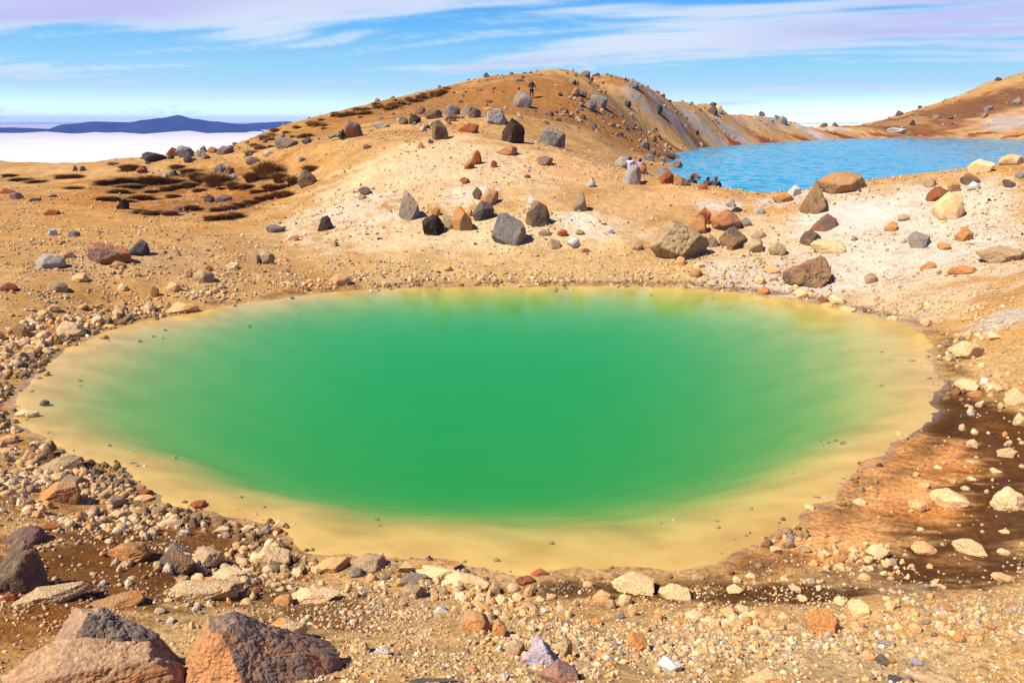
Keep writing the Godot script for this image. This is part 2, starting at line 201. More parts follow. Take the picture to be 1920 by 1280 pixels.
	[-2.501,-41.01,0.56,0.287,0.448,0.06,"ru","a",2,"first rust red boulder from the left on the middle knoll, small and angular"],
	[0.781,-41.418,0.411,0.185,0.226,-0.02,"ru","s",15,"third rust red stone from the left on the middle knoll, small and flat"],
	[-0.997,-43.163,0.405,0.361,0.324,0.02,"ru","a",14,"second rust red stone from the left on the middle knoll, small and angular"],
	[4.138,-40.669,0.445,0.432,0.356,-0.1,"lg","p",17,"small upright pale grey rock on the right of the knoll"],
	[6.399,-41.892,1.036,0.989,0.829,-0.15,"lg","a",38,"big pale grey angular boulder with two heads showing behind it"],
	[7.307,-44.441,0.528,0.585,0.422,-0.16,"or","a",21,"orange boulder behind the right side of the pale angular one"],
	[7.266,-51.886,0.959,0.638,0.767,-0.14,"lg","r",27,"light grey boulder behind the left side of the pale angular one"],
	[11.746,-67.346,0.912,0.573,0.73,-0.17,"dg","a",2,"first dark grey boulder from the left by the blue lake's left shore, small and angular"],
	[13.184,-78.441,0.962,0.71,0.769,-0.17,"g","a",18,"first grey boulder from the left by the blue lake's left shore, small and angular"],
	[3.271,-36.83,0.737,0.851,0.59,-0.09,"tn","a",37,"leaning tan-grey spur of rock with white debris below"],
	[-4.919,-37.149,1.069,1.26,0.855,0.13,"g","a",55,"tall greenish grey boulder on the left of the middle slope"],
	[-3.577,-34.891,1.027,0.824,0.822,0.1,"bk","u",43,"rough black boulder left of the tan and orange ones"],
	[-2.979,-35.509,0.644,0.613,0.515,0.08,"tn","a",28,"tan block squeezed between the black and the orange boulder"],
	[-2.283,-35.36,1.022,1.048,0.817,0.06,"or","a",48,"large orange-brown boulder in the middle group"],
	[-2.072,-36.995,0.372,0.393,0.298,0.06,"pe","r",17,"small peach stone behind the large orange-brown boulder"],
	[-1.36,-36.602,1.062,0.79,0.85,0.04,"dg","a",42,"dark grey-brown boulder under the orange-capped one"],
	[-1.098,-38.108,0.903,0.72,0.722,0.03,"or","a",35,"orange boulder with a black side, on top of the dark one"],
	[-1.737,-38.906,0.505,0.546,0.404,0.04,"gb","a",23,"brown rock at the back left of the orange-capped pile"],
	[-0.148,-33.773,1.528,1.286,1.222,0,"g","a",66,"biggest slate grey boulder with a broad flat face on the slope"],
	[1.181,-35.395,1.136,1.066,0.908,-0.03,"gb","r",49,"brown rounded boulder behind the biggest slate grey one"],
	[0.973,-37.695,0.472,0.405,0.377,-0.03,"wh","a",18,"white and grey rock above the brown rounded boulder"],
	[2.234,-34.11,0.483,0.279,0.386,-0.07,"ru","r",2,"bright red rounded stone right of the biggest slate grey boulder"],
	[1.821,-33.008,0.645,0.382,0.516,-0.06,"tn","a",28,"second tan boulder from the left on the middle knoll, medium-sized and angular"],
	[2.654,-32.941,0.585,0.41,0.468,-0.08,"wh","a",26,"first white boulder from the left on the middle knoll, medium-sized and angular"],
	[3.065,-32.488,0.554,0.286,0.305,-0.09,"pe","s",24,"first peach boulder from the left on the middle knoll, medium-sized and flat"],
	[4.31,-34.219,0.493,0.306,0.271,-0.13,"wh","s",21,"second white stone from the left on the middle knoll, small and flat"],
	[-3.693,-37.357,0.469,0.401,0.375,0.1,"or","a",18,"second orange stone from the left on the middle knoll, small and angular"],
	[5.35,-32.619,0.497,0.278,0.398,-0.16,"tn","r",22,"second tan stone from the left on the pale right bank, small and rounded"],
	[3.019,-34.197,0.432,0.218,0.346,-0.09,"tn","r",18,"third tan stone from the left on the middle knoll, small and rounded"],
	[-2.65,-30.804,0.434,0.211,0.347,0.09,"pe","r",2,"first peach stone from the left along the far shore, small and rounded"],
	[1.457,-34.192,0.606,0.284,0.333,-0.04,"tn","s",26,"first tan boulder from the left on the middle knoll, medium-sized and flat"],
	[7.034,-32.053,2.458,1.419,1.966,-0.22,"tn","a",112,"biggest tan-grey fractured boulder on the right bank, partly buried"],
	[8.869,-35.736,0.712,0.749,0.57,-0.24,"ru","a",34,"red boulder at the back of the pile on the right bank"],
	[8.387,-34.586,0.893,0.728,0.714,-0.24,"or","a",37,"orange boulder leaning on the biggest fractured one"],
	[9.696,-34.822,1.356,0.841,1.084,-0.27,"go","a",57,"brown and red block on top of the right bank pile"],
	[9.398,-32.473,1.169,0.795,0.935,-0.28,"gb","a",52,"dark brown boulder under the brown and red block"],
	[8.57,-32.86,0.66,0.58,0.528,-0.26,"tn","a",29,"tan wedge between the fractured boulder and the dark brown one"],
	[10.575,-34.728,0.509,0.346,0.407,-0.3,"g","a",21,"first grey stone from the left on the pale right bank, small and angular"],
	[10.658,-33.006,0.724,0.327,0.398,-0.31,"tn","s",32,"third tan boulder from the left on the pale right bank, medium-sized and flat"],
	[10.068,-31.71,0.849,0.501,0.68,-0.31,"tn","a",39,"tan-grey triangular rock right of the dark brown boulder"],
	[10.817,-31.061,0.709,0.461,0.567,-0.34,"tn","r",33,"fourth tan boulder from the left on the pale right bank, medium-sized and rounded"],
	[10.721,-37.966,0.452,0.386,0.362,-0.28,"lg","a",17,"first pale grey stone from the left on the pale right bank, small and angular"],
	[10.783,-36.981,0.491,0.233,0.27,-0.28,"bk","s",19,"small flat blackish brown stone on the pale right bank"],
	[11.51,-35.953,0.553,0.286,0.442,-0.31,"lg","r",22,"second pale grey boulder from the left on the pale right bank, medium-sized and rounded"],
	[13.583,-34.694,1.315,1.357,1.052,-0.37,"gb","p",64,"tall pointed brown-grey boulder standing on the ridge by the blue lake"],
	[15.355,-36.174,2.125,0.759,1.7,-0.4,"or","r",87,"big orange hump of rock on the ridge behind the pointed boulder"],
	[13.576,-37.39,0.611,0.504,0.488,-0.35,"wh","a",24,"bluish white rock left of the pointed boulder"],
	[12.831,-36.755,1.028,0.425,0.565,-0.34,"or","s",41,"flat orange-brown rock left of the bluish white one"],
	[13.277,-32.635,1.102,0.669,0.606,-0.39,"go","s",49,"tilted grey slab with an orange edge below the pointed boulder"],
	[12.354,-31.574,0.885,0.618,0.708,-0.37,"gb","u",4,"rough brown lump under the tilted grey slab"],
	[12.604,-30.39,1.367,0.446,0.752,-0.39,"cr","s",65,"pale cream slab sticking out of the right bank"],
	[11.013,-28.151,1.739,0.991,1.391,-0.37,"gb","u",89,"rough mossy brown boulder overhanging the far right shore"],
	[15.293,-30.95,0.512,0.383,0.409,-0.46,"or","r",24,"orange oval stone alone on the white bank"],
	[15.99,-31.405,0.476,0.249,0.381,-0.47,"tn","r",22,"sixth tan stone from the left on the pale right bank, small and rounded"],
	[13.793,-30.834,0.248,0.171,0.198,-0.42,"g","a",12,"second grey stone from the left on the pale right bank, small and angular"],
	[15.344,-28.783,0.834,0.53,0.459,-0.49,"g","s",42,"half-buried grey rock in the middle of the right bank"],
	[17.704,-32.343,0.792,0.527,0.634,-0.5,"ru","a",36,"orange-red block at the upper right bank"],
	[18.523,-32.655,0.516,0.425,0.413,-0.52,"or","a",23,"orange block behind the orange-red one on the upper right bank"],
	[17.437,-30.841,1.156,0.922,0.925,-0.51,"cr","r",55,"broad creamy white outcrop below the orange-red block"],
	[19.206,-32.403,0.486,0.303,0.389,-0.54,"wh","r",22,"first white stone from the left on the pale right bank, small and rounded"],
	[19.395,-33.049,0.763,0.415,0.42,-0.53,"gb","s",34,"brown-orange slab near the top of the right bank"],
	[18.123,-33.79,0.488,0.4,0.391,-0.49,"tn","a",21,"seventh tan stone from the left on the pale right bank, small and angular"],
	[20.398,-34.14,1.067,0.513,0.853,-0.54,"cr","r",46,"cream boulder on the right ridge line against the blue water"],
	[22.05,-34.643,1.052,0.398,0.842,-0.57,"cr","r",45,"cream boulder on the ridge at the right picture edge"],
	[16.779,-28.405,0.608,0.499,0.486,-0.53,"or","a",31,"orange-tan wedge on the right bank"],
	[15.878,-28.038,0.489,0.235,0.392,-0.52,"or","a",25,"second orange stone from the left on the pale right bank, medium-sized and angular"],
	[16.609,-25.914,1.432,0.516,0.788,-0.57,"tn","s",79,"long tan-grey slab at the right of the right bank"],
	[14.797,-26.9,0.538,0.246,0.296,-0.5,"or","s",29,"first orange stone from the left on the pale right bank, medium-sized and flat"],
	[15.343,-25.715,0.938,0.242,0.516,-0.54,"or","s",52,"flat tan-orange slab half buried in the right bank"],
	[12.952,-27.17,0.458,0.332,0.366,-0.44,"tn","r",24,"fifth tan stone from the left on the pale right bank, medium-sized and rounded"],
	[9.173,-27.295,0.447,0.262,0.357,-0.32,"or","r",23,"round orange stone at the far right waterline"],
	[9.363,-28.422,0.464,0.304,0.371,-0.32,"cr","r",23,"second cream stone from the left along the far shore, medium-sized and rounded"],
	[10.081,-29.326,0.675,0.285,0.371,-0.33,"pe","s",33,"third peach boulder from the left along the far shore, medium-sized and flat"],
	[7.246,-29.687,0.483,0.264,0.386,-0.24,"or","r",23,"first orange stone from the left along the far shore, medium-sized and rounded"],
	[6.878,-30.835,0.392,0.325,0.313,-0.22,"pe","r",18,"second peach stone from the left along the far shore, small and rounded"],
	[7.531,-30.495,0.478,0.185,0.263,-0.24,"cr","s",22,"first cream stone from the left along the far shore, medium-sized and flat"],
	[5.344,-32.62,0.499,0.254,0.399,-0.16,"tn","r",22,"first tan stone from the left on the pale right bank, small and rounded"],
	[10.329,-26.691,0.597,0.337,0.478,-0.37,"cr","a",32,"cream stone at the waterline below the mossy boulder"],
	[20.32,-31.877,0.503,0.258,0.402,-0.57,"gb","a",23,"first grey-brown stone from the left on the pale right bank, medium-sized and angular"],
	[21.024,-32.374,0.382,0.227,0.306,-0.58,"g","a",17,"third grey stone from the left on the pale right bank, small and angular"],
	[8.361,-42.108,0.718,0.755,0.574,-0.2,"ru","a",29,"rust red boulder left of the people at the blue lake"],
	[8.91,-42.018,0.629,0.58,0.503,-0.21,"or","a",22,"orange rock right of the rust red boulder by the people"],
	[9.255,-41.995,0.551,0.417,0.441,-0.22,"gb","a",19,"brown rock in front of the black-jacketed sitting person"],
	[15.97,-79.827,1.247,0.569,0.686,-0.2,"dg","s",23,"dark slab jutting over the left shore of the blue lake"],
	[13.801,-65.793,1.031,0.596,0.567,-0.21,"pu","s",23,"brown slab sloping into the blue lake"],
	[11.728,-67.018,0.82,0.589,0.656,-0.17,"g","a",18,"third grey boulder from the left by the blue lake's left shore, small and angular"],
	[13.25,-78.545,0.916,0.657,0.733,-0.17,"g","a",17,"second grey boulder from the left by the blue lake's left shore, small and angular"],
	[13.881,-77.635,0.606,0.502,0.485,-0.18,"g","a",12,"fourth grey boulder from the left by the blue lake's left shore, small and angular"],
	[12.097,-62.283,0.489,0.37,0.391,-0.19,"g","a",12,"fifth grey stone from the left by the blue lake's left shore, small and angular"],
	[12.4,-52.94,0.832,0.505,0.458,-0.23,"ru","s",23,"rust red ledge at the edge of the blue lake"],
	[14.199,-55.625,0.321,0.155,0.257,-0.25,"ru","r",8,"small rust stone standing in the blue lake"],
	[10.1,-41.206,0.597,0.322,0.328,-0.24,"ru","s",21,"first rust red boulder from the left on the pale right bank, small and flat"],
	[20.113,-109.853,1.183,1.228,0.946,-0.18,"dg","a",18,"first dark grey boulder from the left on the hill's right shoulder, small and angular"],
	[38.189,-148.056,1.707,1.403,1.365,-0.25,"cr","r",17,"small rounded cream boulder on the hill's right shoulder"],
	[36.52,-145.473,1.864,1.481,1.491,-0.25,"gb","a",19,"small angular grey-brown boulder on the hill's right shoulder"],
	[38.187,-151.956,1.244,0.714,0.995,-0.25,"dg","a",12,"second dark grey boulder from the left on the hill's right shoulder, small and angular"],
	[54.913,-175.441,1.352,1.04,1.081,-0.3,"dg","a",12,"third dark grey boulder from the left on the hill's right shoulder, small and angular"],
	[59.057,-173.775,1.921,1.654,1.537,-0.33,"g","r",17,"round grey boulder on the far right shoulder of the hill"],
	[58.864,-176.863,1.727,1.001,1.381,-0.32,"dg","a",15,"fourth dark grey boulder from the left on the hill's right shoulder, small and angular"],
	[82.329,-202.653,1.827,1.054,1.461,-0.39,"dg","p",13,"pointed dark rock in the gap between the two hills"],
	[79.703,-203.264,1.832,0.959,1.466,-0.37,"gb","a",13,"small angular grey-brown boulder on the far right hill"],
	[140.933,-234.237,1.783,1.205,1.427,-0.54,"dg","a",12,"fourth dark grey boulder from the left on the far right hill, small and angular"],
	[110.527,-227.848,2.338,1.506,1.87,-0.45,"dg","a",15,"first dark grey boulder from the left on the far right hill, small and angular"],
	[117.724,-230.96,1.184,0.818,0.947,-0.47,"dg","a",8,"second dark grey boulder from the left on the far right hill, small and angular"],
	[105.265,-209.282,1.348,1.503,1.079,-0.47,"bk","a",12,"small angular blackish brown boulder on the far right hill"],
	[132.343,-210.727,2.154,1.742,1.723,-0.56,"g","a",15,"fourth grey boulder from the left on the far right hill, small and angular"],
	[126.445,-212.392,2.447,1.244,1.957,-0.54,"g","a",17,"third grey boulder from the left on the far right hill, small and angular"],
	[114.366,-214.9,2.208,1.007,1.766,-0.49,"g","a",15,"first grey boulder from the left on the far right hill, small and angular"],
	[116.789,-212.435,1.366,0.752,1.093,-0.5,"dg","a",1,"third dark grey boulder from the left on the far right hill, small and angular"],
	[123.109,-207.775,1.602,1.383,1.281,-0.53,"g","a",12,"second grey boulder from the left on the far right hill, small and angular"],
	[96.766,-200.053,4.897,1.262,2.693,-0.45,"wh","s",37,"white rock shelf at the foot of the right far hill"],
	[-6.238,-8.742,0.473,0.167,0.361,0.62,"pu","r",7,"purplish red smooth boulder at the left edge of the near bank"],
	[-6.198,-9.184,0.272,0.07,0.15,0.59,"ru","s",38,"flat rust rock right of the purplish boulder on the near bank"],
	[-5.508,-7.523,0.517,0.571,0.414,0.63,"gb","a",109,"dark brown craggy boulder at the left picture edge, near bank"],
	[-4.938,-8.733,0.551,0.197,0.426,0.51,"or","a",81,"tan-red wedge-shaped rock on the dark soil of the near bank"],
	[-4.856,-8.509,0.178,0.064,0.137,0.52,"tn","r",27,"small tan stone below the tan-red wedge"],
	[-4.342,-8.69,0.55,0.268,0.44,0.46,"gb","a",81,"brown-grey boulder with a dark streak on the near bank"],
	[-4.65,-9.368,0.293,0.104,0.234,0.46,"g","p",4,"grey top of the rock behind the brown-grey boulder"],
	[-4.168,-9.224,0.463,0.222,0.371,0.42,"tn","a",65,"tan-grey block right behind the brown-grey boulder"],
	[-3.79,-8.762,0.652,0.14,0.302,0.41,"cr","s",95,"long cream slab in front of the tan-grey block"],
	[-3.677,-7.919,1.035,0.168,0.361,0.43,"co","s",166,"broad cream and orange ledge with dark soil on it"],
	[-5.067,-7.324,0.824,0.156,0.332,0.61,"co","s",142,"cream ledge behind the big foreground boulder at the left"],
	[-4.422,-7.372,0.63,0.125,0.264,0.54,"or","s",108,"orange ledge joining the cream one behind the foreground boulders"],
	[-2.318,-6.565,0.567,0.225,0.312,0.34,"co","s",108,"curved cream ledge right behind the orange-faced foreground boulder"],
	[-2.437,-8.064,0.721,0.15,0.32,0.29,"cr","s",113,"long cream bar-shaped slab on the near bank"],
	[-2.712,-7.884,0.229,0.125,0.183,0.33,"or","r",36,"orange stone at the left end of the cream bar-shaped slab"],
	[-3.184,-8.331,0.15,0.082,0.12,0.37,"ru","r",23,"small red stone beside the broad cream and orange ledge"],
	[-3.344,-9.508,0.472,0.281,0.378,0.34,"cr","a",64,"pale tan boulder at the waterline of the near left shore"],
	[-2.543,-9.388,0.616,0.143,0.308,0.26,"pe","a",84,"long peach rock at the waterline right of the pale tan boulder"],
	[-1.458,-6.267,0.204,0.158,0.163,0.23,"cr","a",4,"cream upright stone on the foreground gravel"],
	[-2.066,-6.424,0.099,0.05,0.079,0.31,"wh","a",19,"small white stone at the end of the curved cream ledge"],
	[-3.597,-10.634,0.18,0.095,0.144,0.33,"cr","a",22,"cream stone standing in the shallows at the lower left"],
	[-3.586,-10.444,0.177,0.064,0.142,0.33,"ru","r",22,"rust stone in the shallows just below a cream one"],
	[-4.404,-10.382,0.264,0.079,0.145,0.4,"cr","s",33,"first cream stone from the left on the near left bank, medium-sized and flat"],
	[-4.058,-10.487,0.237,0.061,0.13,0.37,"cr","s",29,"second cream stone from the left on the near left bank, medium-sized and flat"],
	[-5.242,-10.509,0.37,0.094,0.203,0.46,"cr","r",46,"sixth cream stone from the left along the left shore, large and rounded"],
	[-5.458,-7.207,0.178,0.068,0.098,0.65,"ru","s",31,"first rust red stone from the left on the near left bank, medium-sized and flat"],
	[-5.61,-10.891,0.168,0.049,0.105,0.48,"cr","r",2,"fifth cream stone from the left along the left shore, small and rounded"],
	[-2.011,-9.48,0.502,0.182,0.402,0.21,"tn","r",68,"smooth cream-grey boulder at the near waterline"],
	[-2.136,-9.228,0.217,0.108,0.174,0.23,"g","r",3,"dark grey round stone in front of the smooth cream-grey boulder"],
	[-1.167,-9.401,0.961,0.138,0.298,0.12,"co","s",131,"long cream rock with a rusty top lying at the near waterline"],
	[-1.032,-9.261,0.587,0.12,0.258,0.11,"cr","s",81,"cream slab in front of the rusty-topped long rock"],
	[-0.626,-9.02,0.694,0.172,0.37,0.07,"cr","a",98,"biggest cream angular rock on the near shore"],
	[-1.321,-9.04,0.385,0.123,0.212,0.15,"g","s",54,"flat grey rock in front of the rusty-topped long rock"],
	[-1.269,-8.483,0.357,0.146,0.286,0.15,"tn","a",53,"tan-orange faceted stone below the flat grey rock"],
	[-1.894,-9.089,0.16,0.101,0.128,0.21,"pe","r",22,"first peach stone from the left on the near gravel, medium-sized and rounded"],
	[-1.471,-8.907,0.133,0.109,0.107,0.16,"pe","a",19,"second peach stone from the left on the near gravel, small and angular"],
	[-0.978,-8.436,0.116,0.14,0.093,0.12,"cr","a",23,"first cream stone from the left on the near gravel, medium-sized and angular"],
	[-0.232,-8.799,0.168,0.13,0.135,0.03,"tn","r",24,"second tan stone from the left on the near gravel, medium-sized and rounded"],
	[0.022,-8.905,0.17,0.084,0.136,0,"cr","r",24,"fifth cream stone from the left on the near gravel, medium-sized and rounded"],
	[0.184,-9.098,0.272,0.086,0.184,-0.02,"ru","u",38,"rusty wet lump at the near waterline"],
	[0.385,-9.322,0.265,0.058,0.126,-0.04,"ru","s",36,"flat rust stone in the near shallows"],
	[1.611,-8.935,0.579,0.183,0.394,-0.18,"cr","a",83,"large cream block with a notch at the near waterline"],
	[2.125,-8.722,0.434,0.131,0.283,-0.24,"cr","a",63,"cream two-humped stone right of the large notched block"],
	[1.166,-8.57,0.267,0.122,0.213,-0.14,"pe","r",39,"peach boulder leaning on the large notched cream block"],
	[1.439,-8.48,0.179,0.128,0.143,-0.17,"cr","r",26,"ninth cream stone from the left on the near gravel, medium-sized and rounded"],
	[1.021,-8.975,0.139,0.067,0.112,-0.11,"cr","r",2,"eighth cream stone from the left on the near gravel, small and rounded"],
	[0.509,-8.631,0.128,0.07,0.102,-0.06,"pe","r",19,"fifth peach stone from the left on the near gravel, small and rounded"],
	[-0.398,-7.063,0.354,0.196,0.283,0.06,"or","r",63,"long orange rounded stone on the near gravel"],
	[-0.135,-6.899,0.157,0.182,0.126,0.02,"or","a",36,"upright orange stone beside the long orange one"],
	[-0.377,-8.164,0.286,0.106,0.222,0.05,"pe","a",44,"peach stone above the long orange one"],
	[-0.826,-7.818,0.194,0.077,0.155,0.11,"wh","a",31,"white and blue-grey stone on the near gravel"],
	[0.039,-6.353,0.204,0.159,0.163,-0.01,"tn","r",4,"tan rock joined to the lilac crusted one in the foreground"],
	[0.287,-6.085,0.381,0.214,0.304,-0.05,"li","u",77,"lilac and white crusted rock in the foreground gravel"],
	[0.398,-5.532,0.364,0.151,0.267,-0.07,"pu","a",81,"reddish purple rock at the bottom edge below the lilac one"],
	[-1.222,-6.133,0.155,0.093,0.124,0.2,"wh","a",31,"white angular stone beside the cream upright one"],
	[1.283,-6.672,0.241,0.178,0.193,-0.19,"or","a",45,"orange jagged stone in the foreground gravel right of centre"],
	[1.483,-6.119,0.254,0.102,0.188,-0.24,"wh","a",51,"long white stone in the foreground gravel right of centre"],
	[-0.073,-5.588,0.111,0.06,0.089,0.01,"li","u",24,"first lilac grey stone from the left on the near gravel, medium-sized and rough"],
	[0.636,-7.578,0.157,0.068,0.126,-0.08,"g","r",26,"first grey stone from the left on the near gravel, medium-sized and rounded"],
	[0.871,-7.275,0.181,0.083,0.145,-0.12,"tn","a",31,"sixth tan stone from the left on the near gravel, medium-sized and angular"],
	[1.242,-8.342,0.137,0.118,0.11,-0.15,"tn","r",21,"seventh tan stone from the left on the near gravel, small and rounded"],
	[1.463,-8.066,0.116,0.154,0.093,-0.18,"cr","a",26,"tenth cream stone from the left on the near gravel, medium-sized and angular"],
	[1.757,-7.9,0.12,0.137,0.096,-0.22,"pe","a",24,"sixth peach stone from the left on the near gravel, medium-sized and angular"],
	[0.506,-6.193,0.139,0.241,0.111,-0.08,"tn","a",48,"fourth tan stone from the left on the near gravel, large and angular"],
	[-0.352,-5.882,0.1,0.04,0.073,0.06,"or","r",21,"first orange stone from the left on the near gravel, small and rounded"],
	[0.208,-8.749,0.132,0.122,0.105,-0.02,"pe","r",21,"fourth peach stone from the left on the near gravel, small and rounded"],
	[0.253,-8.85,0.121,0.094,0.097,-0.03,"tn","r",17,"third tan stone from the left on the near gravel, small and rounded"],
	[-0.421,-8.561,0.152,0.085,0.122,0.05,"cr","r",22,"third cream stone from the left on the near gravel, medium-sized and rounded"],
	[-0.289,-8.509,0.105,0.1,0.084,0.03,"tn","r",17,"first tan stone from the left on the near gravel, small and rounded"],
	[-0.137,-8.492,0.175,0.103,0.14,0.02,"cr","r",26,"fourth cream stone from the left on the near gravel, medium-sized and rounded"],
	[0.069,-8.648,0.142,0.076,0.114,-0.01,"cr","a",21,"sixth cream stone from the left on the near gravel, small and angular"],
	[0.353,-8.545,0.145,0.08,0.08,-0.04,"cr","s",21,"seventh cream stone from the left on the near gravel, small and flat"],
	[0.146,-8.224,0.113,0.08,0.091,-0.02,"pe","r",17,"third peach stone from the left on the near gravel, small and rounded"],
	[0.802,-8.382,0.104,0.09,0.083,-0.1,"tn","r",16,"fifth tan stone from the left on the near gravel, small and rounded"],
	[0.988,-7.659,0.127,0.092,0.102,-0.13,"or","r",21,"second orange stone from the left on the near gravel, small and rounded"],
	[1.294,-7.96,0.121,0.087,0.097,-0.16,"g","r",19,"second grey stone from the left on the near gravel, small and rounded"],
	[0.403,-8.126,0.112,0.053,0.09,-0.05,"wh","r",17,"first white stone from the left on the near gravel, small and rounded"],
	[-0.469,-7.122,0.099,0.058,0.079,0.07,"cr","r",17,"second cream stone from the left on the near gravel, small and rounded"],
	[-0.658,-5.413,0.445,0.045,0.08,0.12,"dg","s",1,"dark flat rock cut by the bottom picture edge"],
	[3.502,-7.445,0.379,0.265,0.303,-0.44,"or","a",64,"big orange pyramid-shaped rock on the near right shore"],
	[4.17,-7.953,0.284,0.183,0.227,-0.48,"cr","r",45,"cream egg-shaped stone right of the orange pyramid"],
	[4.117,-8.336,0.176,0.092,0.141,-0.46,"cr","r",26,"thirteenth cream stone from the left on the near right gravel, medium-sized and rounded"],
	[3.687,-8.464,0.135,0.063,0.108,-0.41,"cr","a",2,"twelfth cream stone from the left on the near right gravel, small and angular"],
	[4.544,-7.964,0.153,0.108,0.123,-0.52,"cr","a",24,"fourteenth cream stone from the left on the near right gravel, medium-sized and angular"],
	[4.301,-7.777,0.155,0.09,0.124,-0.51,"pe","a",25,"fifth peach stone from the left on the near right gravel, medium-sized and angular"],
	[6.428,-9.543,0.459,0.148,0.319,-0.59,"cr","a",62,"flat-topped pale cream rock on the lower mud flat"],
	[5.893,-9.694,0.363,0.131,0.29,-0.55,"pe","r",48,"peach lump left of the flat-topped cream rock on the mud"],
	[5.21,-9.659,0.329,0.14,0.263,-0.49,"cr","a",44,"three-cornered cream stone at the mud flat's edge"],
	[7.08,-11.177,0.629,0.204,0.439,-0.56,"cr","r",74,"broad rounded cream rock on the upper mud flat"],
	[6.486,-11.041,0.334,0.133,0.267,-0.53,"pe","r",4,"peach rock left of the broad rounded cream one"],
	[7.777,-10.835,0.506,0.313,0.405,-0.62,"cr","a",61,"big cream angular rock on the mud at the right picture edge"],
	[6.821,-9.412,0.17,0.059,0.128,-0.63,"cr","r",23,"fourteenth cream stone from the left on the brown mud flat, medium-sized and rounded"],
	[7.169,-9.961,0.146,0.051,0.081,-0.62,"cr","s",19,"fifteenth cream stone from the left on the brown mud flat, small and flat"],
	[6.247,-8.553,0.265,0.077,0.165,-0.63,"pe","r",39,"peach stone at the lower right end of the mud flat"],
	[3.818,-9.861,0.151,0.083,0.121,-0.37,"cr","a",2,"eighth cream stone from the left on the near right gravel, small and angular"],
	[4.127,-10.138,0.13,0.047,0.104,-0.39,"g","r",17,"small rounded grey stone on the brown mud flat"],
	[4.235,-9.809,0.179,0.064,0.143,-0.41,"tn","r",23,"first tan stone from the left on the brown mud flat, medium-sized and rounded"],
	[4.824,-11.201,0.178,0.063,0.141,-0.41,"cr","a",21,"first cream stone from the left on the brown mud flat, small and angular"],
	[4.683,-10.225,0.118,0.066,0.094,-0.43,"tn","r",15,"second tan stone from the left on the brown mud flat, small and rounded"],
	[3.254,-9.166,0.167,0.056,0.12,-0.34,"cr","r",23,"sixth cream stone from the left on the near right gravel, medium-sized and rounded"],
	[2.546,-9.184,0.187,0.06,0.13,-0.27,"tn","r",26,"first tan stone from the left on the near right gravel, medium-sized and rounded"],
	[3.035,-9.051,0.128,0.077,0.103,-0.32,"cr","r",18,"fourth cream stone from the left on the near right gravel, small and rounded"],
	[2.938,-8.772,0.246,0.082,0.176,-0.32,"cr","a",35,"third cream stone from the left on the near right gravel, medium-sized and angular"],
	[3.01,-9.262,0.101,0.082,0.081,-0.31,"ru","r",14,"small rounded rust red stone on the near right gravel"],
	[4.422,-10.478,0.078,0.04,0.063,-0.4,"bk","r",1,"small rounded blackish brown stone on the brown mud flat"],
	[4.454,-9.639,0.208,0.082,0.114,-0.43,"cr","s",28,"third cream stone from the left on the brown mud flat, medium-sized and flat"],
	[4.615,-9.435,0.128,0.118,0.102,-0.45,"or","a",19,"first orange stone from the left on the brown mud flat, small and angular"],
	[4.323,-9.273,0.096,0.098,0.076,-0.44,"cr","a",15,"fourth cream stone from the left on the brown mud flat, small and angular"],
	[4.015,-8.904,0.218,0.05,0.109,-0.42,"cr","s",31,"second cream stone from the left on the brown mud flat, medium-sized and flat"],
	[3.699,-8.755,0.179,0.045,0.096,-0.4,"cr","s",26,"eleventh cream stone from the left on the near right gravel, medium-sized and flat"],
	[3.665,-9.032,0.111,0.049,0.089,-0.39,"cr","r",15,"tenth cream stone from the left on the near right gravel, small and rounded"],
	[2.317,-5.788,0.553,0.144,0.256,-0.38,"co","s",117,"tan ledge with orange stains at the bottom right of centre"],
	[2.631,-6.89,0.144,0.067,0.079,-0.36,"tn","s",26,"second tan stone from the left on the near right gravel, medium-sized and flat"],
	[4.745,-6.95,0.145,0.086,0.116,-0.6,"or","r",26,"round orange stone on the right foreground gravel"],
	[4.085,-6.552,0.12,0.066,0.096,-0.56,"li","r",22,"bluish lilac stone on the right foreground gravel"],
	[4.794,-7.709,0.17,0.063,0.131,-0.56,"tn","r",28,"fourth tan stone from the left on the near right gravel, medium-sized and rounded"],
	[5.126,-7.814,0.168,0.068,0.134,-0.58,"or","a",27,"first orange stone from the left on the near right gravel, medium-sized and angular"],
	[1.553,-6.087,0.094,0.089,0.076,-0.25,"wh","r",21,"second white stone from the left on the near gravel, small and rounded"],
	[4.019,-5.996,0.593,0.112,0.197,-0.59,"tn","s",12,"broad low tan rock at the bottom right"],
	[3.271,-7.51,0.208,0.086,0.166,-0.41,"tn","a",34,"third tan stone from the left on the near right gravel, medium-sized and angular"],
	[2.645,-8.073,0.226,0.112,0.181,-0.32,"pe","a",35,"first peach stone from the left on the near right gravel, medium-sized and angular"],
	[2.865,-8.235,0.204,0.077,0.161,-0.33,"cr","a",31,"fifth cream stone from the left on the near right gravel, medium-sized and angular"],
	[2.334,-7.753,0.257,0.077,0.141,-0.29,"cr","s",41,"second cream stone from the left on the near right gravel, large and flat"],
	[3.252,-7.916,0.142,0.074,0.114,-0.39,"cr","a",22,"ninth cream stone from the left on the near right gravel, medium-sized and angular"],
	[4.359,-7.427,0.117,0.092,0.094,-0.53,"cr","r",2,"fifteenth cream stone from the left on the near right gravel, small and rounded"],
	[4.475,-7.304,0.152,0.102,0.122,-0.55,"pe","r",26,"sixth peach stone from the left on the near right gravel, medium-sized and rounded"],
	[3.686,-6.722,0.16,0.076,0.128,-0.5,"pe","r",29,"fourth peach stone from the left on the near right gravel, medium-sized and rounded"],
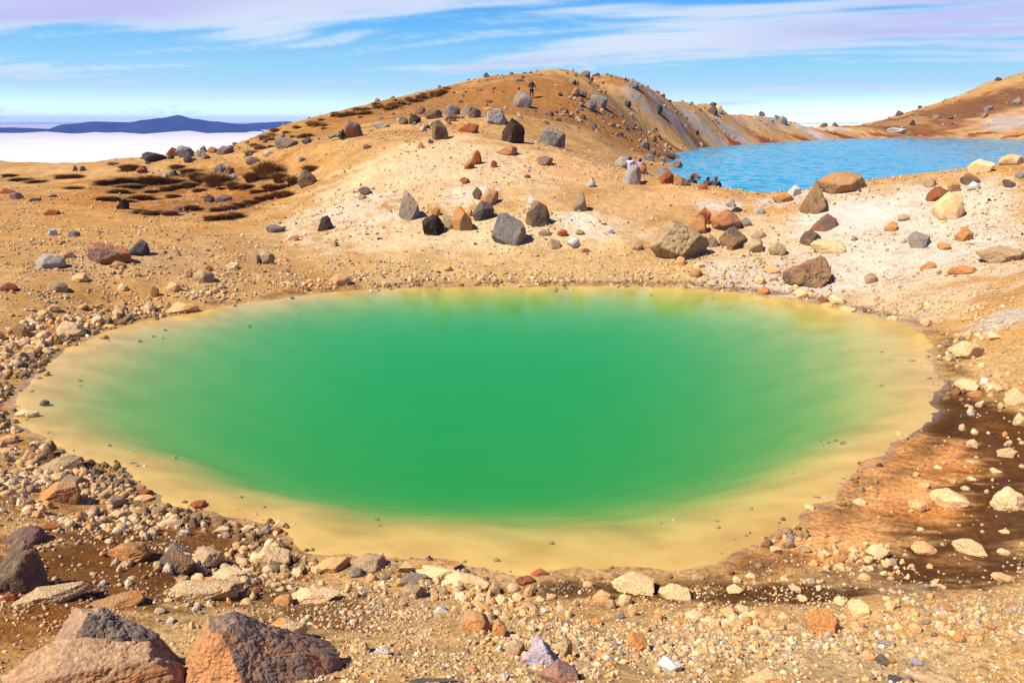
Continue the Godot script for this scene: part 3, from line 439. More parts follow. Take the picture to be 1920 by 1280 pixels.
	[3.915,-7.433,0.189,0.071,0.142,-0.48,"pe","r",32,"third peach stone from the left on the near right gravel, medium-sized and rounded"],
	[4.034,-7.033,0.206,0.056,0.109,-0.52,"g","s",36,"medium-sized flat grey stone on the near right gravel"],
	[2.194,-7.943,0.251,0.088,0.182,-0.27,"cr","r",4,"first cream stone from the left on the near right gravel, medium-sized and rounded"],
	[2.774,-7.464,0.207,0.065,0.13,-0.36,"cr","r",34,"seventh cream stone from the left on the near right gravel, medium-sized and rounded"],
	[3.017,-7.689,0.16,0.069,0.128,-0.37,"pe","r",26,"second peach stone from the left on the near right gravel, medium-sized and rounded"],
	[2.692,-7.776,0.14,0.078,0.112,-0.33,"wh","r",22,"medium-sized rounded white stone on the near right gravel"],
	[3.765,-6.571,0.166,0.102,0.091,-0.52,"dg","s",31,"first dark grey stone from the left on the near right gravel, medium-sized and flat"],
	[3.651,-6.139,0.13,0.066,0.104,-0.54,"dg","r",26,"second dark grey stone from the left on the near right gravel, medium-sized and rounded"],
	[5.332,-6.999,0.136,0.067,0.109,-0.65,"pe","r",24,"seventh peach stone from the left on the near right gravel, medium-sized and rounded"],
	[5.232,-7.185,0.12,0.064,0.096,-0.63,"or","r",21,"second orange stone from the left on the near right gravel, small and rounded"],
	[5.683,-11.288,0.253,0.09,0.202,-0.47,"cr","a",29,"fifth cream stone from the left on the brown mud flat, medium-sized and angular"],
	[6.973,-11.792,0.216,0.095,0.119,-0.53,"cr","s",24,"seventh cream stone from the left on the brown mud flat, medium-sized and flat"],
	[7.611,-12.536,0.147,0.059,0.117,-0.55,"cr","r",15,"eighth cream stone from the left on the brown mud flat, small and rounded"],
	[8.433,-12.219,0.207,0.053,0.114,-0.6,"cr","s",22,"thirteenth cream stone from the left on the brown mud flat, medium-sized and flat"],
	[7.864,-11.952,0.156,0.056,0.125,-0.58,"cr","r",17,"eleventh cream stone from the left on the brown mud flat, small and rounded"],
	[7.544,-11.582,0.152,0.06,0.122,-0.58,"cr","r",17,"tenth cream stone from the left on the brown mud flat, small and rounded"],
	[11.891,-19.234,0.847,0.444,0.678,-0.55,"cr","a",61,"layered pinkish cream boulder at the right end of the green lake"],
	[10.629,-16.963,0.57,0.204,0.456,-0.56,"cr","r",46,"low cream rock on the wet mud below the layered boulder"],
	[11.053,-16.619,0.405,0.185,0.324,-0.59,"cr","a",33,"cream stone just right of the low cream rock"],
	[10.512,-16.361,0.375,0.153,0.206,-0.57,"or","s",31,"flat rust-stained rock below two cream stones on the mud"],
	[10.92,-15.619,0.444,0.34,0.355,-0.61,"cr","a",39,"cream angular rock at the right picture edge above the mud streak"],
	[10.222,-14.383,0.238,0.261,0.191,-0.62,"cr","a",28,"cream rock at the right picture edge below the angular one"],
	[11.199,-25.751,0.596,0.265,0.477,-0.41,"cr","a",33,"fourth cream boulder from the left along the far shore, medium-sized and angular"],
	[10.728,-25.423,0.349,0.145,0.192,-0.4,"cr","s",19,"third cream stone from the left along the far shore, small and flat"],
	[11.161,-24.786,0.55,0.141,0.303,-0.42,"cr","s",31,"fifth cream boulder from the left along the far shore, medium-sized and flat"],
	[10.787,-25.923,0.356,0.254,0.196,-0.39,"ru","s",19,"small flat rust red stone along the far shore"],
	[12.655,-22.654,0.361,0.237,0.289,-0.51,"pe","r",22,"first peach stone from the left on the brown mud flat, medium-sized and rounded"],
	[13.296,-20.3,0.433,0.155,0.347,-0.58,"cr","a",3,"twelfth cream stone from the left on the brown mud flat, medium-sized and angular"],
	[13.91,-20.683,0.198,0.09,0.109,-0.59,"wh","s",13,"small flat white stone on the brown mud flat"],
	[9.054,-12.884,0.374,0.153,0.206,-0.61,"co","s",39,"flat tan rock lying in the brown mud"],
	[12.765,-21.14,0.204,0.106,0.163,-0.54,"cr","r",13,"ninth cream stone from the left on the brown mud flat, small and rounded"],
	[12.06,-23.586,0.326,0.119,0.179,-0.47,"cr","s",19,"sixth cream stone from the left on the brown mud flat, small and flat"],
	[-12.887,-21.607,0.773,0.389,0.618,0.54,"cr","a",5,"largest cream wedge at the far left waterline"],
	[-13.818,-20.769,0.35,0.365,0.28,0.59,"or","a",28,"upright orange-tan stone left of the cream wedge"],
	[-12.728,-22.795,0.382,0.251,0.306,0.51,"cr","r",23,"seventh cream stone from the left along the far left shore, medium-sized and rounded"],
	[-11.845,-21.405,0.241,0.098,0.193,0.51,"or","r",16,"small orange stone standing in the shallows at the far left"],
	[-10.905,-24.632,1.093,0.279,0.601,0.42,"pe","s",62,"flat peach slab at the far left waterline"],
	[-11.848,-24.374,0.353,0.341,0.282,0.45,"cr","r",23,"ninth cream stone from the left along the far left shore, medium-sized and rounded"],
	[-12.101,-25.367,0.316,0.339,0.253,0.45,"or","a",21,"first orange stone from the left along the far left shore, small and angular"],
	[-11.734,-26.029,0.489,0.282,0.391,0.42,"pe","a",27,"third peach stone from the left along the far left shore, medium-sized and angular"],
	[-13.968,-22.728,0.38,0.166,0.209,0.55,"cr","s",23,"fifth cream stone from the left along the far left shore, medium-sized and flat"],
	[-14.001,-22.29,0.392,0.225,0.313,0.56,"pe","r",25,"first peach stone from the left along the far left shore, medium-sized and rounded"],
	[-13.309,-20.98,0.442,0.23,0.354,0.57,"cr","r",29,"fourth cream stone from the left along the far left shore, medium-sized and rounded"],
	[-13.944,-21.657,0.334,0.137,0.184,0.57,"cr","s",21,"third cream stone from the left along the far left shore, small and flat"],
	[-13.463,-22.464,0.283,0.21,0.226,0.54,"cr","a",18,"sixth cream stone from the left along the far left shore, small and angular"],
	[-10.353,-15.287,0.451,0.153,0.248,0.6,"cr","s",4,"cream slab in the water at the far left end of the lake"],
	[-10.433,-16.057,0.208,0.089,0.167,0.58,"gb","r",18,"small rounded grey-brown stone standing in the green shallows"],
	[-11.492,-17.975,0.154,0.129,0.123,0.57,"tn","r",12,"small rounded tan stone standing in the green shallows"],
	[-8.266,-13.151,0.225,0.083,0.124,0.56,"cr","s",23,"flat cream stone in the shallows of the near left shore"],
	[-8.019,-12.506,0.698,0.201,0.434,0.57,"tn","r",74,"broad tan boulder at the near left shore"],
	[-7.093,-10.88,0.604,0.287,0.483,0.58,"or","a",73,"big orange-tan angular boulder on the left shore"],
	[-7.727,-11.842,0.351,0.125,0.279,0.58,"cr","r",39,"third cream stone from the left along the left shore, medium-sized and rounded"],
	[-7.424,-11.79,0.35,0.157,0.28,0.56,"tn","a",39,"first tan stone from the left along the left shore, medium-sized and angular"],
	[-9.786,-13.805,0.363,0.133,0.29,0.62,"pe","r",35,"fourth peach stone from the left along the left shore, medium-sized and rounded"],
	[-8.859,-12.94,0.248,0.183,0.198,0.6,"pe","r",25,"fifth peach stone from the left along the left shore, medium-sized and rounded"],
	[-8.806,-13.369,0.314,0.136,0.251,0.58,"cr","r",31,"second cream stone from the left along the left shore, medium-sized and rounded"],
	[-9.373,-13.095,0.25,0.106,0.2,0.62,"pe","r",25,"third peach stone from the left along the left shore, medium-sized and rounded"],
	[-9.171,-13.622,0.2,0.123,0.16,0.59,"cr","r",2,"first cream stone from the left along the left shore, small and rounded"],
	[-6.371,-11.127,0.283,0.16,0.226,0.52,"tn","a",33,"second tan stone from the left along the left shore, medium-sized and angular"],
	[-5.605,-10.938,0.246,0.113,0.197,0.47,"tn","a",29,"third tan stone from the left along the left shore, medium-sized and angular"],
	[-5.113,-11.272,0.253,0.09,0.203,0.43,"ru","r",29,"second rust red stone from the left on the near left bank, medium-sized and rounded"],
	[-6.16,-11.665,0.261,0.103,0.209,0.49,"ru","r",29,"medium-sized rounded rust red stone along the left shore"],
	[-6.728,-11.974,0.231,0.096,0.185,0.51,"gb","r",25,"medium-sized rounded grey-brown stone along the left shore"],
	[-6.09,-11.444,0.325,0.077,0.166,0.49,"pe","s",37,"ninth peach stone from the left along the left shore, medium-sized and flat"],
	[-6.974,-12.008,0.161,0.124,0.129,0.53,"pe","r",18,"seventh peach stone from the left along the left shore, small and rounded"],
	[-6.4,-10.556,0.143,0.083,0.114,0.55,"or","r",18,"first orange stone from the left along the left shore, small and rounded"],
	[-6.088,-10.625,0.224,0.114,0.179,0.52,"cr","r",27,"fourth cream stone from the left along the left shore, medium-sized and rounded"],
	[-5.933,-10.99,0.198,0.091,0.159,0.49,"pe","r",23,"eighth peach stone from the left along the left shore, medium-sized and rounded"],
	[-7.643,-12.29,0.2,0.088,0.16,0.56,"pe","r",21,"sixth peach stone from the left along the left shore, small and rounded"],
	[-12.739,-24.087,0.536,0.231,0.295,0.49,"pe","s",31,"second peach stone from the left along the far left shore, medium-sized and flat"],
	[-13.093,-25.261,0.349,0.213,0.279,0.48,"cr","a",2,"eighth cream stone from the left along the far left shore, small and angular"],
	[-13.293,-19.2,0.245,0.11,0.135,0.61,"pe","s",18,"second peach stone from the left along the left shore, small and flat"],
	[-13.544,-20.199,0.399,0.158,0.219,0.59,"cr","s",27,"first cream stone from the left along the far left shore, medium-sized and flat"],
	[-13.111,-20.036,0.339,0.121,0.272,0.58,"cr","a",23,"second cream stone from the left along the far left shore, medium-sized and angular"],
	[-10.381,-14.552,0.136,0.125,0.109,0.62,"pe","r",14,"first peach stone from the left along the left shore, small and rounded"],
	[-4.05,-10.506,0.254,0.065,0.14,0.37,"cr","s",31,"third cream stone from the left on the near left bank, medium-sized and flat"]]
const TUSSOCK_LABELS := ["small brown tussock, fourth from the left in the top row of the left hollow", "broad brown tussock, first from the left in the third row of the left hollow", "small brown tussock, third from the left in the second row of the left hollow", "broad brown tussock, third from the left in the third row of the left hollow", "small brown tussock, fifth from the left in the top row of the left hollow", "small brown tussock, sixth from the left in the top row of the left hollow", "small brown tussock, fourth from the left in the second row of the left hollow", "broad brown tussock, sixth from the left in the third row of the left hollow", "small brown tussock, second from the left in the third row of the left hollow", "small brown tussock, fourth from the left in the third row of the left hollow", "small brown tussock, third from the left in the fifth row of the left hollow", "small brown tussock, second from the left in the fourth row of the left hollow", "small brown tussock, fifth from the left in the third row of the left hollow", "small brown tussock, fifth from the left in the second row of the left hollow", "broad brown tussock, sixth from the left in the second row of the left hollow", "small brown tussock, seventh from the left in the second row of the left hollow", "small brown tussock, seventh from the left in the third row of the left hollow", "small brown tussock, seventh from the left in the top row of the left hollow", "small brown tussock, fourth from the left in the fourth row of the left hollow", "small brown tussock, fifth from the left in the fourth row of the left hollow", "small brown tussock, first from the left in the sixth row of the left hollow", "small brown tussock, second from the left in the sixth row of the left hollow", "small brown tussock, third from the left in the sixth row of the left hollow", "small brown tussock, first from the left in the fifth row of the left hollow", "broad brown tussock, fourth from the left in the sixth row of the left hollow", "small brown tussock, fourth from the left in the fifth row of the left hollow", "small brown tussock, first from the left in the seventh row of the left hollow", "small brown tussock, first from the left in the bottom row of the left hollow", "small brown tussock, second from the left in the seventh row of the left hollow", "small brown tussock, second from the left in the bottom row of the left hollow", "small brown tussock, sixth from the left in the fourth row of the left hollow", "small brown tussock, sixth from the left in the fifth row of the left hollow", "small brown tussock, seventh from the left in the sixth row of the left hollow", "small brown tussock, seventh from the left in the fifth row of the left hollow", "small brown tussock, sixth from the left in the sixth row of the left hollow", "small brown tussock, fifth from the left in the sixth row of the left hollow", "small brown tussock, seventh from the left in the seventh row of the left hollow", "small brown tussock, sixth from the left in the seventh row of the left hollow", "small brown tussock, fifth from the left in the seventh row of the left hollow", "small brown tussock, fourth from the left in the seventh row of the left hollow", "small brown tussock, third from the left in the bottom row of the left hollow", "small brown tussock, fourth from the left in the bottom row of the left hollow", "small brown tussock, fifth from the left in the bottom row of the left hollow", "small brown tussock, second from the left in the top row of the left hollow", "small brown tussock, third from the left in the top row of the left hollow", "small brown tussock, first from the left in the top row of the left hollow", "small brown tussock, first from the left in the second row of the left hollow", "small brown tussock, seventh from the left in the fourth row of the left hollow", "small brown tussock, fifth from the left in the fifth row of the left hollow", "small brown tussock, third from the left in the fourth row of the left hollow", "small brown tussock, second from the left in the fifth row of the left hollow", "small brown tussock, third from the left in the seventh row of the left hollow", "small brown tussock, second from the left in the second row of the left hollow", "small brown tussock, first from the left in the fourth row of the left hollow"]
const RIDGE_LABELS := ["golden grass tussock on the hill's left ridge, first counting up from its foot", "golden grass tussock on the hill's left ridge, second counting up from its foot", "golden grass tussock on the hill's left ridge, third counting up from its foot", "golden grass tussock on the hill's left ridge, fourth counting up from its foot", "golden grass tussock on the hill's left ridge, fifth counting up from its foot", "golden grass tussock on the hill's left ridge, sixth counting up from its foot", "golden grass tussock on the hill's left ridge, seventh counting up from its foot", "golden grass tussock on the hill's left ridge, eighth counting up from its foot", "golden grass tussock on the hill's left ridge, ninth counting up from its foot", "golden grass tussock on the hill's left ridge, tenth counting up from its foot", "golden grass tussock on the hill's left ridge, eleventh counting up from its foot", "golden grass tussock on the hill's left ridge, twelfth counting up from its foot", "golden grass tussock on the hill's left ridge, thirteenth counting up from its foot", "golden grass tussock on the hill's left ridge, fourteenth counting up from its foot", "golden grass tussock on the hill's left ridge, fifteenth counting up from its foot", "golden grass tussock on the hill's left ridge, sixteenth counting up from its foot", "golden grass tussock on the hill's left ridge, seventeenth counting up from its foot", "golden grass tussock on the hill's left ridge, eighteenth counting up from its foot", "golden grass tussock on the hill's left ridge, nineteenth counting up from its foot", "golden grass tussock on the hill's left ridge, twentieth counting up from its foot", "golden grass tussock on the hill's left ridge, twenty-first counting up from its foot", "golden grass tussock on the hill's left ridge, twenty-second counting up from its foot", "golden grass tussock on the hill's left ridge, twenty-third counting up from its foot", "golden grass tussock on the hill's left ridge, twenty-fourth counting up from its foot", "golden grass tussock on the hill's left ridge, twenty-fifth counting up from its foot", "golden grass tussock on the hill's left ridge, twenty-sixth counting up from its foot", "golden grass tussock on the hill's left ridge, twenty-seventh counting up from its foot", "golden grass tussock on the hill's left ridge, twenty-eighth counting up from its foot", "golden grass tussock on the hill's left ridge, twenty-ninth counting up from its foot", "golden grass tussock on the hill's left ridge, thirtieth counting up from its foot", "golden grass tussock on the hill's left ridge, thirty-first counting up from its foot", "golden grass tussock on the hill's left ridge, thirty-second counting up from its foot", "golden grass tussock on the hill's left ridge, thirty-third counting up from its foot", "golden grass tussock on the hill's left ridge, thirty-fourth counting up from its foot", "golden grass tussock on the hill's left ridge, thirty-fifth counting up from its foot", "golden grass tussock on the hill's left ridge, thirty-sixth counting up from its foot", "golden grass tussock on the hill's left ridge, thirty-seventh counting up from its foot", "golden grass tussock on the hill's left ridge, thirty-eighth counting up from its foot", "golden grass tussock on the hill's left ridge, thirty-ninth counting up from its foot", "golden grass tussock on the hill's left ridge, fortieth counting up from its foot", "golden grass tussock on the hill's left ridge, forty-first counting up from its foot", "golden grass tussock on the hill's left ridge, forty-second counting up from its foot", "golden grass tussock on the hill's left ridge, forty-third counting up from its foot", "golden grass tussock on the hill's left ridge, forty-fourth counting up from its foot", "golden grass tussock on the hill's left ridge, forty-fifth counting up from its foot", "golden grass tussock on the hill's left ridge, forty-sixth counting up from its foot"]
const TUSSOCKS := [-28.3,-58.02,1.35,0.66, -28.14,-54.04,1.44,0.46, -27.21,-54.8,1.27,0.45, -25.27,-54.66,1.93,0.78, -24.87,-58.17,0.95,0.41, -23.26,-56.5,1.41,0.59, -21.82,-54.44,1.41,0.85, -19.91,-52.65,1.58,1.2, -26.06,-53.23,1.38,0.38, -23.58,-54.4,1.26,0.42, -23.25,-52.17,0.69,0.49, -22.87,-52.93,0.87,0.45, -21.98,-53.04,0.99,0.53, -17.16,-51.6,1.12,0.88, -16.08,-51.5,1.61,1.46, -14.87,-49.98,1.02,0.93, -13.59,-48.72,1,0.76, -13.01,-50.26,0.96,0.54, -18.24,-50.93,0.93,0.7, -17.21,-50.33,0.93,0.47, -24.48,-46.4,0.79,0.45, -23.94,-46.55,0.83,0.47, -23.38,-46.88,0.77,0.27, -25.72,-50.79,1.25,0.51, -23.21,-48.52,1.33,0.49, -21.69,-49.63,0.82,0.4, -20.32,-42.23,0.76,0.43, -19.54,-41.79,0.75,0.45, -19.24,-42.34,0.7,0.43, -18.5,-41.83,0.69,0.41, -15.04,-48.52,1.06,0.62, -16.03,-48.67,0.8,0.35, -13.76,-45.46,0.62,0.65, -13.26,-45.41,0.68,0.57, -14.34,-45.66,0.63,0.52, -14.89,-45.68,0.69,0.45, -15.26,-44.99,0.86,0.45, -15.69,-44.25,0.85,0.45, -16.1,-43.53,0.84,0.41, -16.41,-42.85,0.71,0.37, -15.69,-40.13,0.72,0.46, -15.24,-40.51,0.78,0.49, -14.81,-41.13,0.85,0.47, -32.62,-56.71,0.93,0.44, -31.76,-56.64,1,0.44, -37.8,-58.69,0.96,0.37, -35.43,-56.24,1.38,0.37, -14.16,-48.34,0.66,0.35, -20.71,-51.5,0.78,0.32, -19.11,-51.06,0.56,0.29, -24.03,-51.83,0.85,0.3, -18.09,-43.59,0.84,0.5, -33.71,-55.28,1.2,0.24, -29.22,-51.77,0.92,0.3]
const RIDGE_TUSSOCKS := [-19.89,-59.94,0.9,0.3, -21.13,-64.99,0.88,0.31, -19.83,-62.14,0.9,0.36, -22.99,-73.72,1.12,0.43, -18.94,-62.04,0.49,0.21, -21.07,-69.01,0.85,0.29, -22.9,-75.5,0.81,0.4, -23.27,-77.92,0.86,0.37, -18.17,-64.03,0.56,0.27, -21.29,-74.94,0.79,0.28, -19.5,-70.58,0.56,0.23, -20.88,-76.87,0.64,0.31, -18.02,-67.88,0.88,0.29, -17.57,-68.09,0.93,0.34, -19.32,-77.11,1.16,0.46, -18.5,-75.84,1.09,0.43, -18.89,-78.74,0.57,0.22, -17.06,-72.18,0.6,0.2, -17.56,-74.38,0.63,0.26, -17.8,-81.14,0.89,0.4, -18.12,-81.99,0.79,0.32, -17.18,-79.81,0.91,0.39, -16.89,-81.99,0.57,0.22, -16.62,-79.45,0.98,0.4, -15.99,-79.45,1.17,0.5, -15.94,-82.73,1.04,0.39, -14.69,-77.92,0.76,0.34, -14.95,-82.49,0.73,0.29, -14.24,-78.15,1.07,0.46, -14.25,-83.98,0.91,0.44, -13.67,-82.36,1.15,0.44, -12.48,-80.17,0.88,0.38, -12.18,-81.99,1.18,0.58, -11.68,-80.65,0.97,0.44, -12.27,-85.25,0.6,0.29, -12.12,-85.12,0.71,0.3, -11.42,-82.73,1.05,0.49, -10.93,-84.87,0.83,0.4, -10.37,-83.86,1.12,0.37, -9.65,-83.61,0.77,0.34, -9.57,-84.74,1.21,0.48, -9.52,-86.93,0.77,0.31, -8.17,-85.25,1.14,0.56, -7.85,-86.02,1.03,0.33, -7.52,-86.41,0.92,0.45, -7.14,-87.85,0.68,0.32]


var used := {}
var coarse := PackedFloat32Array()
const CU := 170
const CV := 180
const U0 := -3.75
const U1 := 3.75
const V0 := -1.75
const V1 := 4.35
var shore := PackedVector2Array()
var n_fine := FastNoiseLite.new()
var n_mid := FastNoiseLite.new()
var n_big := FastNoiseLite.new()
var n_rock := FastNoiseLite.new()
var n_spot := FastNoiseLite.new()
var rock_mat: StandardMaterial3D
var shapes := {}

func _ready() -> void:
	setup_view()
	var t0 := Time.get_ticks_msec()
	prepare()
	print("prepare ", Time.get_ticks_msec() - t0)
	build_ground()
	print("ground ", Time.get_ticks_msec() - t0)
	build_lakes()
	build_far()
	print("far ", Time.get_ticks_msec() - t0)
	build_rocks()
	build_hero_rocks()
	print("rocks ", Time.get_ticks_msec() - t0)
	build_tussocks()
	print("tussocks ", Time.get_ticks_msec() - t0)
	build_people()
	print("people ", Time.get_ticks_msec() - t0)
	build_gravel()
	print("gravel ", Time.get_ticks_msec() - t0)

# ------------------------------------------------------------------ camera, sky, sun
func setup_view() -> void:
	var cam := Camera3D.new()
	cam.name = "camera"
	cam.fov = 48.014
	cam.near = 0.1
	cam.far = 80000.0
	cam.position = Vector3(0, 6, 0)
	cam.rotation_degrees = Vector3(-15.924, 0, 0)
	add_child(cam)
	cam.current = true
	var sun := DirectionalLight3D.new()
	sun.name = "sun"
	sun.light_energy = 1.6
	sun.light_color = Color(1.0, 0.955, 0.88)
	sun.light_angular_distance = 0.53
	sun.shadow_enabled = true
	add_child(sun)
	sun.look_at_from_position(Vector3(-0.58, 0.82, 0.30), Vector3.ZERO)
	var e := Environment.new()
	e.background_mode = Environment.BG_SKY
	e.tonemap_mode = Environment.TONE_MAPPER_LINEAR
	e.tonemap_exposure = 1.62
	e.sdfgi_enabled = true
	e.ssao_enabled = true
	e.ssil_enabled = true
	e.fog_enabled = true
	e.fog_density = 0.00017
	e.fog_light_color = Color(0.42, 0.58, 1.0)
	e.volumetric_fog_enabled = true
	e.volumetric_fog_density = 0.0
	var pm := PanoramaSkyMaterial.new()
	pm.panorama = sky_texture()
	var sky := Sky.new()
	sky.sky_material = pm
	e.sky = sky
	var we := WorldEnvironment.new()
	we.name = "environment"
	we.environment = e
	add_child(we)

func sky_texture() -> ImageTexture:
	var w := 3072
	var h := 1536
	var img := Image.create(w, h, false, Image.FORMAT_RGBF)
	var na := FastNoiseLite.new()
	na.seed = 11
	na.frequency = 1.0
	na.fractal_octaves = 5
	var nb := FastNoiseLite.new()
	nb.seed = 23
	nb.frequency = 1.0
	nb.fractal_octaves = 3
	var nc := FastNoiseLite.new()
	nc.seed = 37
	nc.frequency = 1.0
	nc.fractal_octaves = 4
	var steps := [0.0, 1.4, 3.6, 6.4, 10.5, 20.0, 45.0, 90.0]
	var tones := [lin(228, 246, 254), lin(206, 239, 255), lin(162, 221, 254), lin(112, 192, 252), lin(70, 146, 244), lin(30, 96, 214), lin(16, 58, 160), lin(12, 42, 124)]
	var thin := lin(222, 239, 254)
	var white := lin(226, 234, 253)
	var mauve := lin(192, 184, 244)
	var dirx := sin(deg_to_rad(-68.0))
	var dirz := -cos(deg_to_rad(-68.0))
	for y in range(0, h / 2 + 2):
		var el := (0.5 - (y + 0.5) / h) * PI
		var eld := maxf(0.0, rad_to_deg(el))
		var stp := 1 if eld < 14.0 else (3 if eld < 35.0 else 12)
		var g := 0
		while g < 6 and steps[g + 1] < eld:
			g += 1
		var base: Color = tones[g].lerp(tones[g + 1], clampf((eld - steps[g]) / (steps[g + 1] - steps[g]), 0, 1))
		var gather := smoothstep(1.0, 7.0, eld) * (1.0 - 0.9 * smoothstep(9.0, 19.0, eld))
		base = base * (1.0 + 0.8 * (1.0 - smoothstep(0.0, 2.6, eld)))
		var x := 0
		while x < w:
			var th := ((x + 0.5) / w - 0.5) * TAU
			var c := base
			if eld > 0.3:
				# the cloud sheet lies on a plane high above: streaks drawn out along one wind direction
				var k := cos(el) / (sin(el) + 0.05)
				var px := sin(th) * k
				var pz := -cos(th) * k
				var a := px * dirx + pz * dirz
				var b := px * dirz - pz * dirx
				var wob := nb.get_noise_2d(a * 0.13 + 5.0, b * 0.2) * 0.5
				var s1 := na.get_noise_2d(a * 0.12 + 13.0, (b + wob) * 0.34 + 4.0)
				var s2 := nc.get_noise_2d(a * 0.30, (b + wob * 1.3) * 1.6 + 9.0)
				var s3 := nb.get_noise_2d(a * 0.9, (b + wob) * 6.0)
				var d := s1 * 1.2 + s2 * 0.62 + s3 * 0.26 + gather * 0.80 - 0.30
				var veil := smoothstep(0.0, 0.55, d)
				var body := smoothstep(0.25, 0.85, s1 * 1.2 + s2 * 0.25 + gather * 0.85 - 0.30)
				var tint := smoothstep(-0.12, 0.32, nc.get_noise_2d(a * 0.07 + 60.0, b * 0.11) + 0.10)
				c = base.lerp(thin, veil * 0.8).lerp(white.lerp(mauve, tint), body * 0.72)
			c = c * SKY_GAIN
			for q in range(stp):
				if x + q < w:
					img.set_pixel(x + q, y, c)
			x += stp
	img.fill_rect(Rect2i(0, h / 2 + 2, w, h - h / 2 - 2), lin(190, 205, 225) * SKY_GAIN)
	return ImageTexture.create_from_image(img)

# ------------------------------------------------------------------ helpers
func numbered(called: String) -> String:
	if not used.has(called):
		used[called] = 0
		return called
	used[called] += 1
	return "%s_%03d" % [called, used[called]]

func put(called: String, mesh: Mesh, mat: Material, parent: Node = self) -> MeshInstance3D:
	var o := MeshInstance3D.new()
	o.name = numbered(called) if parent == self else called
	o.mesh = mesh
	if mat:
		o.material_override = mat
	parent.add_child(o, true)
	return o

func tag(o: Node, label: String, category: String, group := "", kind := "") -> void:
	if label: o.set_meta("label", label)
	if category: o.set_meta("category", category)
	if group: o.set_meta("group", group)
	if kind: o.set_meta("kind", kind)

func lin(r: float, g: float, b: float) -> Color:
	return Color(r / 255.0, g / 255.0, b / 255.0).srgb_to_linear()

func noise_tex(seed_: int, freq: float, octaves: int, size: int, lo: Color, hi: Color, kind := FastNoiseLite.TYPE_SIMPLEX_SMOOTH, mid := Color(0, 0, 0, 0)) -> NoiseTexture2D:
	var n := FastNoiseLite.new()
	n.seed = seed_
	n.frequency = freq
	n.noise_type = kind
	n.fractal_octaves = octaves
	var t := NoiseTexture2D.new()
	t.width = size
	t.height = size
	t.seamless = true
	t.noise = n
	var r := Gradient.new()
	r.set_color(0, lo)
	r.set_color(1, hi)
	if mid.a > 0.0:
		r.add_point(0.5, mid)
	t.color_ramp = r
	return t

func height_tex(seed_: int, freq: float, octaves: int, size: int, kind := FastNoiseLite.TYPE_SIMPLEX_SMOOTH) -> NoiseTexture2D:
	return noise_tex(seed_, freq, octaves, size, Color.BLACK, Color.WHITE, kind)

# ------------------------------------------------------------------ shape of the land
func prepare() -> void:
	for i in range(0, SHORE.size(), 2):
		shore.append(Vector2(SHORE[i], SHORE[i + 1]))
	n_fine.seed = 3
	n_fine.frequency = 0.9
	n_fine.fractal_octaves = 4
	n_mid.seed = 5
	n_mid.frequency = 0.16
	n_mid.fractal_octaves = 4
	n_big.seed = 8
	n_big.frequency = 0.045
	n_big.fractal_octaves = 4
	n_rock.seed = 17
	n_rock.frequency = 1.0
	n_rock.fractal_octaves = 4
	n_spot.seed = 29
	n_spot.frequency = 1.0
	n_spot.fractal_octaves = 5
	n_spot.fractal_gain = 0.6
	var m := CTL.size() / 3
	var cx := PackedFloat64Array()
	var cz := PackedFloat64Array()
	var cw := PackedFloat64Array()
	for i in range(m):
		cx.append(CTL[i * 3])
		cz.append(CTL[i * 3 + 1])
		cw.append(CTL[i * 3 + 2])
	coarse.resize((CU + 1) * (CV + 1))
	for j in range(CV + 1):
		var z := Z_MID - WARP_Z * sinh(lerpf(V0, V1, float(j) / CV))
		for i in range(CU + 1):
			var x := WARP_X * sinh(lerpf(U0, U1, float(i) / CU))
			var h: float = CTL_FLAT[0] + CTL_FLAT[1] * x + CTL_FLAT[2] * z
			for k in range(m):
				var dx := x - cx[k]
				var dz := z - cz[k]
				var r2 := dx * dx + dz * dz + 1e-9
				h += cw[k] * 0.5 * r2 * log(r2)
			coarse[j * (CU + 1) + i] = h

func asinh_(v: float) -> float:
	return log(v + sqrt(v * v + 1.0)) if v >= 0.0 else -log(-v + sqrt(v * v + 1.0))

func cubic(a: float, b: float, c: float, d: float, t: float) -> float:
	return b + 0.5 * t * (c - a + t * (2.0 * a - 5.0 * b + 4.0 * c - d + t * (3.0 * (b - c) + d - a)))

func smooth_height(x: float, z: float) -> float:
	var u := clampf((asinh_(x / WARP_X) - U0) / (U1 - U0) * CU, 1.0, CU - 2.001)
	var v := clampf((asinh_((Z_MID - z) / WARP_Z) - V0) / (V1 - V0) * CV, 1.0, CV - 2.001)
	var i := int(u)
	var j := int(v)
	var a := u - i
	var r := PackedFloat32Array([0, 0, 0, 0])
	for k in range(4):
		var p := (j - 1 + k) * (CU + 1) + i - 1
		r[k] = cubic(coarse[p], coarse[p + 1], coarse[p + 2], coarse[p + 3], a)
	return cubic(r[0], r[1], r[2], r[3], v - j)

func shore_distance(x: float, z: float) -> float:
	if x < -19.0 or x > 19.0 or z > -3.0 or z < -36.0:
		return 8.0
	var q := Vector2(x, z)
	var best := 1e9
	var inside := false
	var m := shore.size()
	var a := shore[m - 1]
	for i in range(m):
		var b := shore[i]
		var ab := b - a
		var t := clampf((q - a).dot(ab) / ab.length_squared(), 0.0, 1.0)
		best = minf(best, (q - a - ab * t).length_squared())
		if (a.y > z) != (b.y > z) and x < a.x + (z - a.y) * ab.x / ab.y:
			inside = not inside
		a = b
	best = sqrt(best)
	return -best if inside else best

func ground_at(x: float, z: float) -> float:
	return height_sd(x, z, shore_distance(x, z))

